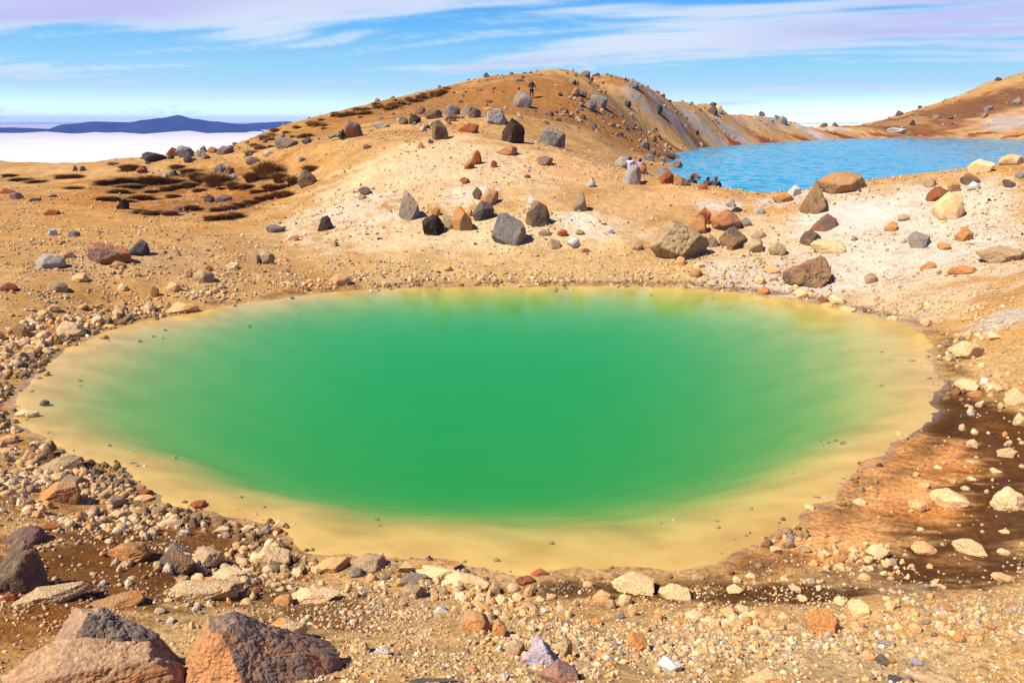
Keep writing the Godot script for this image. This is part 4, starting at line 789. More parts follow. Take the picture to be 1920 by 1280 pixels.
func height_sd(x: float, z: float, sd0: float) -> float:
	var h := smooth_height(x, z)
	var far := sqrt(x * x + z * z)
	var sd := sd0
	if sd0 < 3.0:
		sd += (n_fine.get_noise_2d(x * 0.9 + 40.0, z * 0.9) * 0.22 + n_mid.get_noise_2d(x * 2.0, z * 2.0 + 9.0) * 0.16) * smoothstep(-1.6, -0.1, sd0)
	var rough := n_fine.get_noise_2d(x, z) * 0.055 + n_mid.get_noise_2d(x, z) * (0.10 if far < 60.0 else 0.10 + (far - 60.0) * 0.0035) + n_big.get_noise_2d(x, z) * clampf((far - 40.0) * 0.007, 0.0, 0.8)
	if sd > 0.0:
		var land := h
		if sd < 6.0:
			land = maxf(h, 0.05 + 0.02 * minf(sd, 3.0))
		var k := smoothstep(0.0, 2.2, sd)
		return lerpf(0.10 * sd, land, k) + rough * smoothstep(-0.2, 1.6, sd)
	# a shelf of silt along the shore, then a smooth round bowl, steeper on the far side
	var dz := (z + 18.3) / (17.0 if z < -18.3 else 9.6)
	var q := pow(pow(absf(x + 0.5) / 12.3, 2.2) + pow(absf(dz), 3.4 if z < -18.3 else 2.2), 1.0 / 2.2)
	var shelf := minf(-sd, 4.0)
	return -0.078 * shelf - 2.4 * pow(smoothstep(0.0, 1.0, 1.0 - q), 1.22) * smoothstep(0.0, 2.6, -sd)

# ------------------------------------------------------------------ ground
func build_ground() -> void:
	var nx := 660
	var nz := 700
	var u0 := -3.62
	var u1 := 3.72
	var v0 := -1.42
	var v1 := 4.25
	var cols := nx + 1
	var pos := PackedVector3Array()
	var col := PackedColorArray()
	pos.resize(cols * (nz + 1))
	col.resize(cols * (nz + 1))
	var base := lin(206, 170, 112)
	var base2 := lin(190, 146, 84)
	var bed := lin(190, 160, 88)
	var bed2 := lin(166, 134, 68)
	var wet := lin(70, 44, 22)
	for j in range(nz + 1):
		var z := Z_MID - WARP_Z * sinh(lerpf(v0, v1, float(j) / nz))
		for i in range(cols):
			var x := WARP_X * sinh(lerpf(u0, u1, float(i) / nx))
			var sd := shore_distance(x, z)
			var y := height_sd(x, z, sd)
			var p := j * cols + i
			pos[p] = Vector3(x, y, z)
			var n := n_mid.get_noise_2d(x * 1.3 + 70.0, z * 1.3)
			col[p] = base.lerp(base2, clampf(0.5 + n * 1.2, 0, 1))
	# patches of ash, clay, rust and mud, each with its own ragged outline
	for a in PATCHES:
		var c := lin(a[4], a[5], a[6])
		var i0 := clampi(int((asinh_((a[0] - a[2] * 1.5) / WARP_X) - u0) / (u1 - u0) * nx), 0, nx)
		var i1 := clampi(int((asinh_((a[0] + a[2] * 1.5) / WARP_X) - u0) / (u1 - u0) * nx) + 1, 0, nx)
		var j0 := clampi(int((asinh_((Z_MID - a[1] - a[3] * 1.5) / WARP_Z) - v0) / (v1 - v0) * nz), 0, nz)
		var j1 := clampi(int((asinh_((Z_MID - a[1] + a[3] * 1.5) / WARP_Z) - v0) / (v1 - v0) * nz) + 1, 0, nz)
		var fr: float = 3.2 / minf(a[2], a[3])
		var nzs: float = a[8]
		for j in range(j0, j1 + 1):
			for i in range(i0, i1 + 1):
				var p := j * cols + i
				var q := pos[p]
				var dx: float = (q.x - a[0]) / a[2]
				var dz: float = (q.z - a[1]) / a[3]
				var r := sqrt(dx * dx + dz * dz) + n_spot.get_noise_2d(q.x * fr * 0.5, q.z * fr) * nzs * 1.6
				var m := 1.0 - smoothstep(0.55, 1.05, r)
				if m > 0.0:
					col[p] = col[p].lerp(c, m * a[7])
	for j in range(nz + 1):
		for i in range(cols):
			var p := j * cols + i
			var q := pos[p]
			if q.x > -19.0 and q.x < 19.0 and q.z < -6.0 and q.z > -36.0 and q.y < 0.6:
				var sp := n_spot.get_noise_2d(q.x * 1.1, q.z * 1.1)
				var sd := shore_distance(q.x, q.z)
				if sd < 0.35:
					# lake bed of pale silt
					var k := smoothstep(0.02, -0.06, q.y)
					col[p] = col[p].lerp(bed.lerp(bed2, clampf(0.4 + sp * 0.9, 0, 1)), k)
				# a wet dark rim of mud with a ragged edge
				var rim := (1.0 - smoothstep(0.0, 0.10 + sp * 0.14, absf(q.y - 0.075 - sp * 0.05))) * smoothstep(-0.15, 0.25, sp + 0.15)
				if sd > -1.5 and sd < 0.9:
					rim *= 1.0 - smoothstep(0.25 + sp * 0.3, 0.75 + sp * 0.3, sd)
					col[p] = col[p].lerp(wet, clampf(rim, 0, 1) * 0.85)
			# stony speckle at the size of a hand
			var g := n_spot.get_noise_2d(q.x * 2.6 + 200.0, q.z * 2.6)
			var g2 := n_spot.get_noise_2d(q.x * 0.45 - 90.0, q.z * 0.45)
			var calm := 0.25 if q.y < -0.02 else 1.0
			col[p] = col[p] * (1.0 + (g * 0.38 + g2 * 0.22) * calm)
	var idx := PackedInt32Array()
	idx.resize(nx * nz * 6)
	var w := 0
	for j in range(nz):
		for i in range(nx):
			var p := j * cols + i
			idx[w] = p
			idx[w + 1] = p + cols
			idx[w + 2] = p + 1
			idx[w + 3] = p + 1
			idx[w + 4] = p + cols
			idx[w + 5] = p + cols + 1
			w += 6
	var nor := PackedVector3Array()
	nor.resize(pos.size())
	for j in range(nz + 1):
		for i in range(cols):
			var dx := pos[j * cols + mini(i + 1, nx)] - pos[j * cols + maxi(i - 1, 0)]
			var dz := pos[maxi(j - 1, 0) * cols + i] - pos[mini(j + 1, nz) * cols + i]
			nor[j * cols + i] = dz.cross(dx).normalized()
	var arr := []
	arr.resize(Mesh.ARRAY_MAX)
	arr[Mesh.ARRAY_VERTEX] = pos
	arr[Mesh.ARRAY_NORMAL] = nor
	arr[Mesh.ARRAY_COLOR] = col
	arr[Mesh.ARRAY_INDEX] = idx
	var mesh := ArrayMesh.new()
	mesh.add_surface_from_arrays(Mesh.PRIMITIVE_TRIANGLES, arr)
	var m := StandardMaterial3D.new()
	m.vertex_color_use_as_albedo = true
	m.roughness = 0.95
	m.metallic_specular = 0.25
	m.uv1_triplanar = true
	m.uv1_world_triplanar = true
	m.uv1_scale = Vector3.ONE * 0.37
	m.albedo_texture = noise_tex(41, 0.045, 5, 1024, Color(0.80, 0.785, 0.77), Color(1, 1, 1), FastNoiseLite.TYPE_CELLULAR, Color(0.96, 0.955, 0.95))
	m.heightmap_enabled = true
	m.heightmap_texture = height_tex(42, 0.05, 5, 1024)
	m.heightmap_scale = 1.3
	m.detail_enabled = true
	m.detail_blend_mode = BaseMaterial3D.BLEND_MODE_MUL
	m.detail_uv_layer = BaseMaterial3D.DETAIL_UV_2
	m.uv2_triplanar = true
	m.uv2_world_triplanar = true
	m.uv2_scale = Vector3.ONE * 0.083
	m.detail_albedo = noise_tex(43, 0.10, 4, 1024, Color(0.58, 0.55, 0.52), Color(1, 1, 1), FastNoiseLite.TYPE_SIMPLEX_SMOOTH, Color(0.92, 0.91, 0.90))
	var o := put("ground", mesh, m)
	tag(o, "bare tan and orange volcanic slopes around the lakes", "ground", "", "structure")

# ------------------------------------------------------------------ water
func build_lakes() -> void:
	var lake := Node3D.new()
	lake.name = "green_lake"
	add_child(lake)
	tag(lake, "emerald green lake with yellow shallows in the middle of the picture", "lake", "", "structure")
	var wave := noise_tex(61, 0.022, 4, 1024, Color.BLACK, Color.WHITE)
	wave.as_normal_map = true
	wave.bump_strength = 3.0
	var m := StandardMaterial3D.new()
	m.transparency = BaseMaterial3D.TRANSPARENCY_ALPHA
	m.albedo_color = Color(0.8, 0.9, 0.8, 0.02)
	m.roughness = 0.04
	m.metallic_specular = 0.36
	m.normal_enabled = true
	m.normal_texture = wave
	m.normal_scale = 0.15
	m.uv1_triplanar = true
	m.uv1_world_triplanar = true
	m.uv1_scale = Vector3(0.5, 0.5, 0.8)
	var st := SurfaceTool.new()
	st.begin(Mesh.PRIMITIVE_TRIANGLES)
	var ring := PackedVector2Array()
	for k in range(48):
		var a := TAU * k / 48.0
		ring.append(Vector2(cos(a) * 15.0, -19.2 + sin(a) * 13.0))
	for k in range(48):
		var p := ring[k]
		var q := ring[(k + 1) % 48]
		st.set_normal(Vector3.UP)
		st.add_vertex(Vector3(0, 0, -19.2))
		st.set_normal(Vector3.UP)
		st.add_vertex(Vector3(p.x, 0, p.y))
		st.set_normal(Vector3.UP)
		st.add_vertex(Vector3(q.x, 0, q.y))
	put("water_surface", st.commit(), m, lake)
	put("lake_bed", bed_mesh(), bed_material(), lake)
	var fog := FogVolume.new()
	fog.name = "water_body"
	fog.shape = RenderingServer.FOG_VOLUME_SHAPE_BOX
	fog.size = Vector3(28.0, 2.6, 23.0)
	fog.position = Vector3(0, -1.31, -19.2)
	var fm := FogMaterial.new()
	fm.albedo = Color(0.0, 1.0, 0.38)
	fm.density = 0.46
	fog.material = fm
	lake.add_child(fog)

	var bm := StandardMaterial3D.new()
	bm.albedo_color = Color(0.0, 0.56, 0.68)
	bm.roughness = 0.09
	bm.metallic_specular = 0.36
	var poly := PackedVector2Array([Vector2(9.5, -49), Vector2(11.2, -44.2), Vector2(14, -42.2), Vector2(16, -40.6), Vector2(24, -38.8), Vector2(36, -37), Vector2(60, -38), Vector2(150, -50), Vector2(165, -140), Vector2(150, -200), Vector2(100, -214), Vector2(68, -205), Vector2(46, -160), Vector2(27, -118), Vector2(17, -100), Vector2(16, -80), Vector2(11, -62)])
	# wind ripples are real relief: short steep waves whose faces mirror different parts of the sky
	var rip := FastNoiseLite.new()
	rip.seed = 64
	rip.frequency = 1.0
	rip.fractal_octaves = 3
	var gx := 300
	var gz := 420
	var pts := PackedVector3Array()
	var nrm := PackedVector3Array()
	var ok := PackedByteArray()
	for jz in range(gz + 1):
		var z := -36.0 - 180.0 * pow(float(jz) / gz, 1.6)
		for ix in range(gx + 1):
			var x := 9.0 + 160.0 * pow(float(ix) / gx, 1.4)
			var e := 0.15
			var h0 := ripple(rip, x, z)
			pts.append(Vector3(x, BLUE_LEVEL + h0, z))
			nrm.append(Vector3(-(ripple(rip, x + e, z) - h0) / e, 1.0, -(ripple(rip, x, z + e) - h0) / e).normalized())
			ok.append(1 if Geometry2D.is_point_in_polygon(Vector2(x, z), poly) else 0)
	var ind := PackedInt32Array()
	for jz in range(gz):
		for ix in range(gx):
			var p := jz * (gx + 1) + ix
			if ok[p] + ok[p + 1] + ok[p + gx + 1] + ok[p + gx + 2] == 4:
				ind.append_array(PackedInt32Array([p, p + gx + 1, p + 1, p + 1, p + gx + 1, p + gx + 2]))
	var arr := []
	arr.resize(Mesh.ARRAY_MAX)
	arr[Mesh.ARRAY_VERTEX] = pts
	arr[Mesh.ARRAY_NORMAL] = nrm
	arr[Mesh.ARRAY_INDEX] = ind
	var blue := ArrayMesh.new()
	blue.add_surface_from_arrays(Mesh.PRIMITIVE_TRIANGLES, arr)
	var o := put("blue_lake", blue, bm)
	tag(o, "bright blue lake behind the pale right bank", "lake", "", "structure")

func bed_material() -> StandardMaterial3D:
	var m := StandardMaterial3D.new()
	m.vertex_color_use_as_albedo = true
	m.roughness = 1.0
	m.metallic_specular = 0.1
	return m

func bed_mesh() -> ArrayMesh:
	# smooth silt lying on the rock of the basin, with faint wave ripples near the shore
	var nx := 200
	var nz := 165
	var pts := PackedVector3Array()
	var col := PackedColorArray()
	var inside := PackedByteArray()
	var a := lin(190, 160, 88)
	var b := lin(166, 134, 68)
	for j in range(nz + 1):
		var z := -8.6 - 21.0 * j / nz
		for i in range(nx + 1):
			var x := -13.0 + 26.0 * i / nx
			var sd := shore_distance(x, z)
			var y := height_sd(x, z, sd)
			var rp := n_fine.get_noise_2d(x * 1.2, z * 4.5) * 0.012
			pts.append(Vector3(x, y + rp + lerpf(-0.04, 0.02, smoothstep(0.015, -0.03, y)), z))
			inside.append(1 if y < 0.12 and sd < 0.6 else 0)
			var sp := n_spot.get_noise_2d(x * 0.5, z * 0.8)
			col.append(a.lerp(b, clampf(0.35 + sp * 1.1, 0, 1)))
	var idx := PackedInt32Array()
	for j in range(nz):
		for i in range(nx):
			var p := j * (nx + 1) + i
			if inside[p] + inside[p + 1] + inside[p + nx + 1] + inside[p + nx + 2] == 4:
				idx.append_array(PackedInt32Array([p, p + nx + 1, p + 1, p + 1, p + nx + 1, p + nx + 2]))
	var nor := PackedVector3Array()
	nor.resize(pts.size())
	for j in range(nz + 1):
		for i in range(nx + 1):
			var dx := pts[j * (nx + 1) + mini(i + 1, nx)] - pts[j * (nx + 1) + maxi(i - 1, 0)]
			var dz := pts[maxi(j - 1, 0) * (nx + 1) + i] - pts[mini(j + 1, nz) * (nx + 1) + i]
			nor[j * (nx + 1) + i] = dz.cross(dx).normalized()
	var arr := []
	arr.resize(Mesh.ARRAY_MAX)
	arr[Mesh.ARRAY_VERTEX] = pts
	arr[Mesh.ARRAY_NORMAL] = nor
	arr[Mesh.ARRAY_COLOR] = col
	arr[Mesh.ARRAY_INDEX] = idx
	var mesh := ArrayMesh.new()
	mesh.add_surface_from_arrays(Mesh.PRIMITIVE_TRIANGLES, arr)
	return mesh

func ripple(n: FastNoiseLite, x: float, z: float) -> float:
	return n.get_noise_2d(x * 0.42, z * 0.95) * 0.075 + n.get_noise_2d(x * 0.06 + 30.0, z * 0.11) * 0.05

# ------------------------------------------------------------------ cloud sea and mountains
func build_far() -> void:
	var st := SurfaceTool.new()
	st.begin(Mesh.PRIMITIVE_TRIANGLES)
	var na := 260
	var nr := 130
	var cn := FastNoiseLite.new()
	cn.seed = 71
	cn.frequency = 0.0011
	cn.fractal_octaves = 5
	for j in range(nr + 1):
		var r := 260.0 * pow(34000.0 / 260.0, float(j) / nr)
		for i in range(na + 1):
			var a := TAU * i / na
			var x := sin(a) * r
			var z := -cos(a) * r
			var y := -40.0 + cn.get_noise_2d(x * 3.0, z * 3.0) * (9.0 + 12.0 * smoothstep(2200.0, 3200.0, r)) * smoothstep(300.0, 1500.0, r) + cn.get_noise_2d(x * 11.0, z * 11.0) * 6.0
			st.set_smooth_group(0)
			st.add_vertex(Vector3(x, y, z))
	for j in range(nr):
		for i in range(na):
			var p := j * (na + 1) + i
			for q in [p, p + na + 1, p + 1, p + 1, p + na + 1, p + na + 2]:
				st.add_index(q)
	st.generate_normals()
	var cm := StandardMaterial3D.new()
	cm.albedo_color = Color(0.84, 0.835, 0.835)
	cm.roughness = 1.0
	cm.metallic_specular = 0.0
	var o := put("cloud_sea", st.commit(), cm)
	tag(o, "white sea of cloud below the horizon at the left", "cloud", "", "structure")
	var mm := StandardMaterial3D.new()
	mm.albedo_color = Color(0.22, 0.27, 0.26)
	mm.roughness = 1.0
	mm.metallic_specular = 0.0
	mm.albedo_texture = noise_tex(72, 0.02, 5, 512, Color(0.7, 0.7, 0.7), Color(1, 1, 1))
	mm.uv1_triplanar = true
	mm.uv1_world_triplanar = true
	mm.uv1_scale = Vector3.ONE * 0.0006
	# azimuth (pixels of the photograph's width turned into degrees) and height of the skyline
	mountain("mountain", 4200.0, [-36.0, -26, -33.5, -22, -30.5, -24, -29.3, 0, -27.6, 12, -25.7, 8, -24.8, 20, -23.8, 28, -22.7, 42, -21.7, 24, -20.5, 12, -19.2, 2, -17.8, -24, -16.8, -50], 420.0, mm, "blue mountain with a domed top beyond the cloud sea")
	mountain("mountain", 5200.0, [-37.0, -12, -33, -18, -29, -30, -24, -26, -19, -2, -17.5, 7, -16, 14, -14.5, 9, -12, -26, -8, -50], 300.0, mm, "fainter blue ridge behind the domed mountain")

func mountain(called: String, dist: float, prof: Array, depth: float, mat: Material, label: String) -> void:
	var st := SurfaceTool.new()
	st.begin(Mesh.PRIMITIVE_TRIANGLES)
	var n := 160
	var rows := 14
	var a0: float = prof[0]
	var a1: float = prof[prof.size() - 2]
	for j in range(rows + 1):
		var t := lerpf(-1.0, 1.0, float(j) / rows)
		for i in range(n + 1):
			var a := lerpf(a0, a1, float(i) / n)
			var k := 0
			while k < prof.size() - 4 and prof[k + 2] < a:
				k += 2
			var f: float = clampf((a - prof[k]) / (prof[k + 2] - prof[k]), 0, 1)
			f = f * f * (3.0 - 2.0 * f)
			var top: float = lerpf(prof[k + 1], prof[k + 3], f)
			var r := dist + t * depth
			var x := sin(deg_to_rad(a)) * r
			var z := -cos(deg_to_rad(a)) * r
			var crag := n_spot.get_noise_2d(x * 0.005, z * 0.005)
			var y := lerpf(-70.0, top, pow(1.0 - absf(t), 0.75)) + (crag * 14.0 * (1.0 - pow(1.0 - absf(t), 4.0)) + crag * 1.5)
			st.set_smooth_group(0)
			st.add_vertex(Vector3(x, y, z))
	for j in range(rows):
		for i in range(n):
			var p := j * (n + 1) + i
			for q in [p, p + n + 1, p + 1, p + 1, p + n + 1, p + n + 2]:
				st.add_index(q)
	st.generate_normals()
	var o := put(called, st.commit(), mat)
	tag(o, label, "mountain", "", "structure")

# ------------------------------------------------------------------ rocks
const PAINT := {
	"dg": [[0.085, 0.080, 0.080], [0.19, 0.14, 0.10]], "bk": [[0.034, 0.025, 0.018], [0.11, 0.062, 0.032]], "g": [[0.235, 0.222, 0.21], [0.36, 0.28, 0.19]],
	"lg": [[0.40, 0.37, 0.34], [0.52, 0.43, 0.30]], "gb": [[0.14, 0.105, 0.075], [0.34, 0.20, 0.095]], "go": [[0.18, 0.145, 0.125], [0.50, 0.19, 0.055]],
	"ru": [[0.44, 0.125, 0.040], [0.22, 0.095, 0.055]], "or": [[0.60, 0.27, 0.085], [0.44, 0.29, 0.15]], "tn": [[0.52, 0.37, 0.20], [0.36, 0.27, 0.16]],
	"cr": [[0.84, 0.60, 0.33], [0.76, 0.48, 0.22]], "pe": [[0.80, 0.48, 0.22], [0.68, 0.38, 0.16]], "wh": [[0.68, 0.66, 0.64], [0.50, 0.45, 0.39]],
	"li": [[0.36, 0.31, 0.36], [0.58, 0.52, 0.52]], "pu": [[0.21, 0.13, 0.115], [0.36, 0.19, 0.13]], "co": [[0.66, 0.50, 0.28], [0.56, 0.27, 0.08]],
}

var ico := {}
func icosphere(level: int) -> Array:
	if ico.has(level):
		return ico[level]
	var out := []
	if level == 0:
		var t := (1.0 + sqrt(5.0)) / 2.0
		var v := PackedVector3Array()
		for p in [[-1, t, 0], [1, t, 0], [-1, -t, 0], [1, -t, 0], [0, -1, t], [0, 1, t], [0, -1, -t], [0, 1, -t], [t, 0, -1], [t, 0, 1], [-t, 0, -1], [-t, 0, 1]]:
			v.append(Vector3(p[0], p[1], p[2]).normalized())
		out = [v, PackedInt32Array([0, 5, 11, 0, 1, 5, 0, 7, 1, 0, 10, 7, 0, 11, 10, 1, 9, 5, 5, 4, 11, 11, 2, 10, 10, 6, 7, 7, 8, 1, 3, 4, 9, 3, 2, 4, 3, 6, 2, 3, 8, 6, 3, 9, 8, 4, 5, 9, 2, 11, 4, 6, 10, 2, 8, 7, 6, 9, 1, 8])]
	else:
		var prev := icosphere(level - 1)
		var v: PackedVector3Array = prev[0].duplicate()
		var f: PackedInt32Array = prev[1]
		var mids := {}
		var nf := PackedInt32Array()
		for k in range(0, f.size(), 3):
			var m := [0, 0, 0]
			for e in range(3):
				var a := f[k + e]
				var b := f[k + (e + 1) % 3]
				var key := mini(a, b) * 1000003 + maxi(a, b)
				if not mids.has(key):
					mids[key] = v.size()
					v.append(((v[a] + v[b]) * 0.5).normalized())
				m[e] = mids[key]
			nf.append_array(PackedInt32Array([f[k], m[0], m[2], m[0], f[k + 1], m[1], m[2], m[1], f[k + 2], m[0], m[1], m[2]]))
		out = [v, nf]
	ico[level] = out
	return out

# A stone broken along random planes, then worn: width w, height h above the ground, depth d; a part lies below the ground.
func rock_mesh(sd: int, style: String, w: float, h: float, d: float, bury: float, level: int, paint: Array, planes := [], plane_paint := []) -> ArrayMesh:
	var rng := RandomNumberGenerator.new()
	rng.seed = sd
	var nrm := PackedVector3Array()
	var off := PackedFloat32Array()
	var share := PackedFloat32Array()
	var count: int = {"a": 13, "r": 20, "s": 12, "p": 10, "u": 18, "h": 12}[style]
	var soft: float = {"a": 0.012, "r": 0.05, "s": 0.02, "p": 0.014, "u": 0.05, "h": 0.03}[style]
	var bump: float = {"a": 0.078, "r": 0.055, "s": 0.08, "p": 0.07, "u": 0.17, "h": 0.09}[style]
	if planes.is_empty():
		for k in range(count):
			# spread the planes over the sphere, jittered
			var yy := 1.0 - 2.0 * (k + 0.5) / count
			var aa := k * 2.39996 + rng.randf() * 1.1
			var dir := Vector3(cos(aa) * sqrt(1.0 - yy * yy), yy + rng.randfn() * 0.12, sin(aa) * sqrt(1.0 - yy * yy)).normalized()
			if style == "p" and dir.y > -0.2:
				dir = Vector3(dir.x, 0.12 + rng.randf() * 0.5, dir.z).normalized()
			nrm.append(dir)
			off.append(rng.randf_range(0.47, 0.95) if style != "r" else rng.randf_range(0.78, 0.96))
			share.append(1.0 if rng.randf() < 0.34 else 0.0)
	else:
		for k in range(planes.size()):
			nrm.append(Vector3(planes[k][0], planes[k][1], planes[k][2]).normalized())
			off.append(planes[k][3])
			share.append(plane_paint[k])
	var src := icosphere(level)
	var dirs: PackedVector3Array = src[0]
	var f: PackedInt32Array = src[1]
	var n := dirs.size()
	var pos := PackedVector3Array()
	var tone := PackedFloat32Array()
	pos.resize(n)
	tone.resize(n)
	var so := Vector3(rng.randf() * 90.0, rng.randf() * 90.0, rng.randf() * 90.0)
	var lo := Vector3.ONE * 99.0
	var hi := Vector3.ONE * -99.0
	var np := nrm.size()
	for i in range(n):
		var q := dirs[i]
		var r1 := 1.35
		var r2 := 9.0
		var which := 0
		for k in range(np):
			var dp := nrm[k].dot(q)
			if dp > 0.04:
				var r := off[k] / dp
				if r < r1:
					r2 = r1
					r1 = r
					which = k
				elif r < r2:
					r2 = r
		# worn edge where two planes meet
		var gap := (r2 - r1) / soft
		var rr := r1 - soft * 0.35 * exp(-gap)
		var nn := n_rock.get_noise_3dv(q * 1.6 + so)
		var n2 := n_rock.get_noise_3dv(q * 5.5 + so)
		var crack := absf(n_rock.get_noise_3dv(q * 2.3 - so))
		rr *= 1.0 + bump * nn + bump * 0.45 * n2 - bump * (0.35 if style == "h" else 0.9) * (1.0 - smoothstep(0.0, 0.09, crack))
		if style == "u":
			rr *= 1.0 + 0.06 * n_rock.get_noise_3dv(q * 9.0 + so)
		var p := q * rr
		pos[i] = p
		tone[i] = clampf(share[which] * 0.75 + (nn * 1.1 + n2 * 0.7) * (0.6 if planes.size() > 0 else 1.0) + 0.02, 0.0, 1.0)
		lo = lo.min(p)
		hi = hi.max(p)
	var sc := Vector3(w, h * (1.0 + bury), d) / (hi - lo)
	var mid := (lo + hi) * 0.5
	var ca := Color(paint[0][0], paint[0][1], paint[0][2])
	var cb := Color(paint[1][0], paint[1][1], paint[1][2])
	var shade := rng.randf_range(0.88, 1.10)
	var col := PackedColorArray()
	col.resize(n)
	for i in range(n):
		var p := pos[i]
		pos[i] = Vector3((p.x - mid.x) * sc.x, (p.y - lo.y) * sc.y - h * bury, (p.z - mid.z) * sc.z)
		var g := n_spot.get_noise_3dv(p * 7.0 + so)
		col[i] = ca.lerp(cb, tone[i]) * (shade * (1.0 + g * 0.42))
	var arr := []
	arr.resize(Mesh.ARRAY_MAX)
	if level >= 3:
		var nor := PackedVector3Array()
		nor.resize(n)
		for k in range(0, f.size(), 3):
			var a := f[k]
			var b := f[k + 1]
			var c := f[k + 2]
			var fn := (pos[c] - pos[a]).cross(pos[b] - pos[a])
			nor[a] += fn
			nor[b] += fn
			nor[c] += fn
		for i in range(n):
			nor[i] = nor[i].normalized()
		arr[Mesh.ARRAY_NORMAL] = nor
	arr[Mesh.ARRAY_VERTEX] = pos
	arr[Mesh.ARRAY_COLOR] = col
	arr[Mesh.ARRAY_INDEX] = f
	var mesh := ArrayMesh.new()
	mesh.add_surface_from_arrays(Mesh.PRIMITIVE_TRIANGLES, arr)
	return mesh

func rock_material() -> StandardMaterial3D:
	var m := StandardMaterial3D.new()
	m.vertex_color_use_as_albedo = true
	m.roughness = 0.88
	m.metallic_specular = 0.35
	m.uv1_triplanar = true
	m.uv1_scale = Vector3.ONE * 0.8
	m.albedo_texture = noise_tex(51, 0.03, 6, 1024, Color(0.74, 0.72, 0.70), Color(1, 1, 1))
	m.heightmap_enabled = true
	m.heightmap_texture = height_tex(52, 0.03, 6, 1024)
	m.heightmap_scale = 1.3
	return m

func build_rocks() -> void:
	rock_mat = rock_material()
	var k := 0
	for a in ROCKS:
		k += 1
		var px: float = a[8]
		var level := 5 if px >= 110 else (4 if px >= 42 else (3 if px >= 18 else 2))
		var w: float = a[2]
		var h: float = a[3]
		var d: float = a[4]
		var bury: float = {"a": 0.55, "r": 0.55, "s": 0.6, "p": 0.5, "u": 0.6}[a[7]]
		var mesh := rock_mesh(1000 + k * 7, a[7], w, h, d, bury, level, PAINT[a[6]])
		var big := w > 0.55
		var o := put("boulder" if big else "stone", mesh, rock_mat)
		var y := ground_at(a[0], a[1])
		if y < 0.0:
			y = lerpf(y, 0.0, 0.6)
		o.position = Vector3(a[0], y, a[1])
		o.rotation.y = a[5]
		tag(o, a[9], "boulder" if big else "stone", "boulders on the slopes" if big else "stones on the shores and banks")

func build_hero_rocks() -> void:
	# the three boulders under the photographer's feet, broken along planes read from the photograph
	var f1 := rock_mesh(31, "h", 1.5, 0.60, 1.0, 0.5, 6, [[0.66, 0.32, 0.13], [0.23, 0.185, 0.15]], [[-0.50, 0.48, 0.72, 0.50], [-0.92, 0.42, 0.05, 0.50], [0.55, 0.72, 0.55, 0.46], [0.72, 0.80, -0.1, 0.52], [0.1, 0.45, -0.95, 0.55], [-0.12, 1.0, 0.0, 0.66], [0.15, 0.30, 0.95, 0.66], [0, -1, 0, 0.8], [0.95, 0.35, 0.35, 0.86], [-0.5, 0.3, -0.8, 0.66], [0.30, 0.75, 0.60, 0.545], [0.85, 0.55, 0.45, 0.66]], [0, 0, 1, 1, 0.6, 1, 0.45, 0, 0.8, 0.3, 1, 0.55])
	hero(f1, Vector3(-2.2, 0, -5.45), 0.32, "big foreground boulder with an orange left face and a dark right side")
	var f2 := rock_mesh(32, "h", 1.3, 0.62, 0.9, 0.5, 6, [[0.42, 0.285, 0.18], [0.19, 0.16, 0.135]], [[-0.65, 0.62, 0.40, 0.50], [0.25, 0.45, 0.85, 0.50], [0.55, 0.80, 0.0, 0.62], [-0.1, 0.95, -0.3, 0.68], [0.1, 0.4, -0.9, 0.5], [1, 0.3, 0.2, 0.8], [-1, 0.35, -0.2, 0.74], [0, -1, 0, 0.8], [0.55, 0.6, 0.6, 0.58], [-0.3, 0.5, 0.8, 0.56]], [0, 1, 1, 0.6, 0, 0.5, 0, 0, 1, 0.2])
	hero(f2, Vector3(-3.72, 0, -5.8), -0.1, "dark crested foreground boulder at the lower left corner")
	var f3 := rock_mesh(37, "h", 1.4, 0.42, 0.8, 0.5, 6, [[0.50, 0.34, 0.19], [0.42, 0.19, 0.085]])
	hero(f3, Vector3(-3.30, 0, -5.08), 0.2, "knobbly rust and tan foreground rock at the bottom edge")

func hero(mesh: ArrayMesh, at: Vector3, turn: float, label: String) -> void:
	var o := put("boulder", mesh, rock_mat)
	o.position = Vector3(at.x, ground_at(at.x, at.z), at.z)
	o.rotation.y = turn
	tag(o, label, "boulder", "boulders on the slopes")

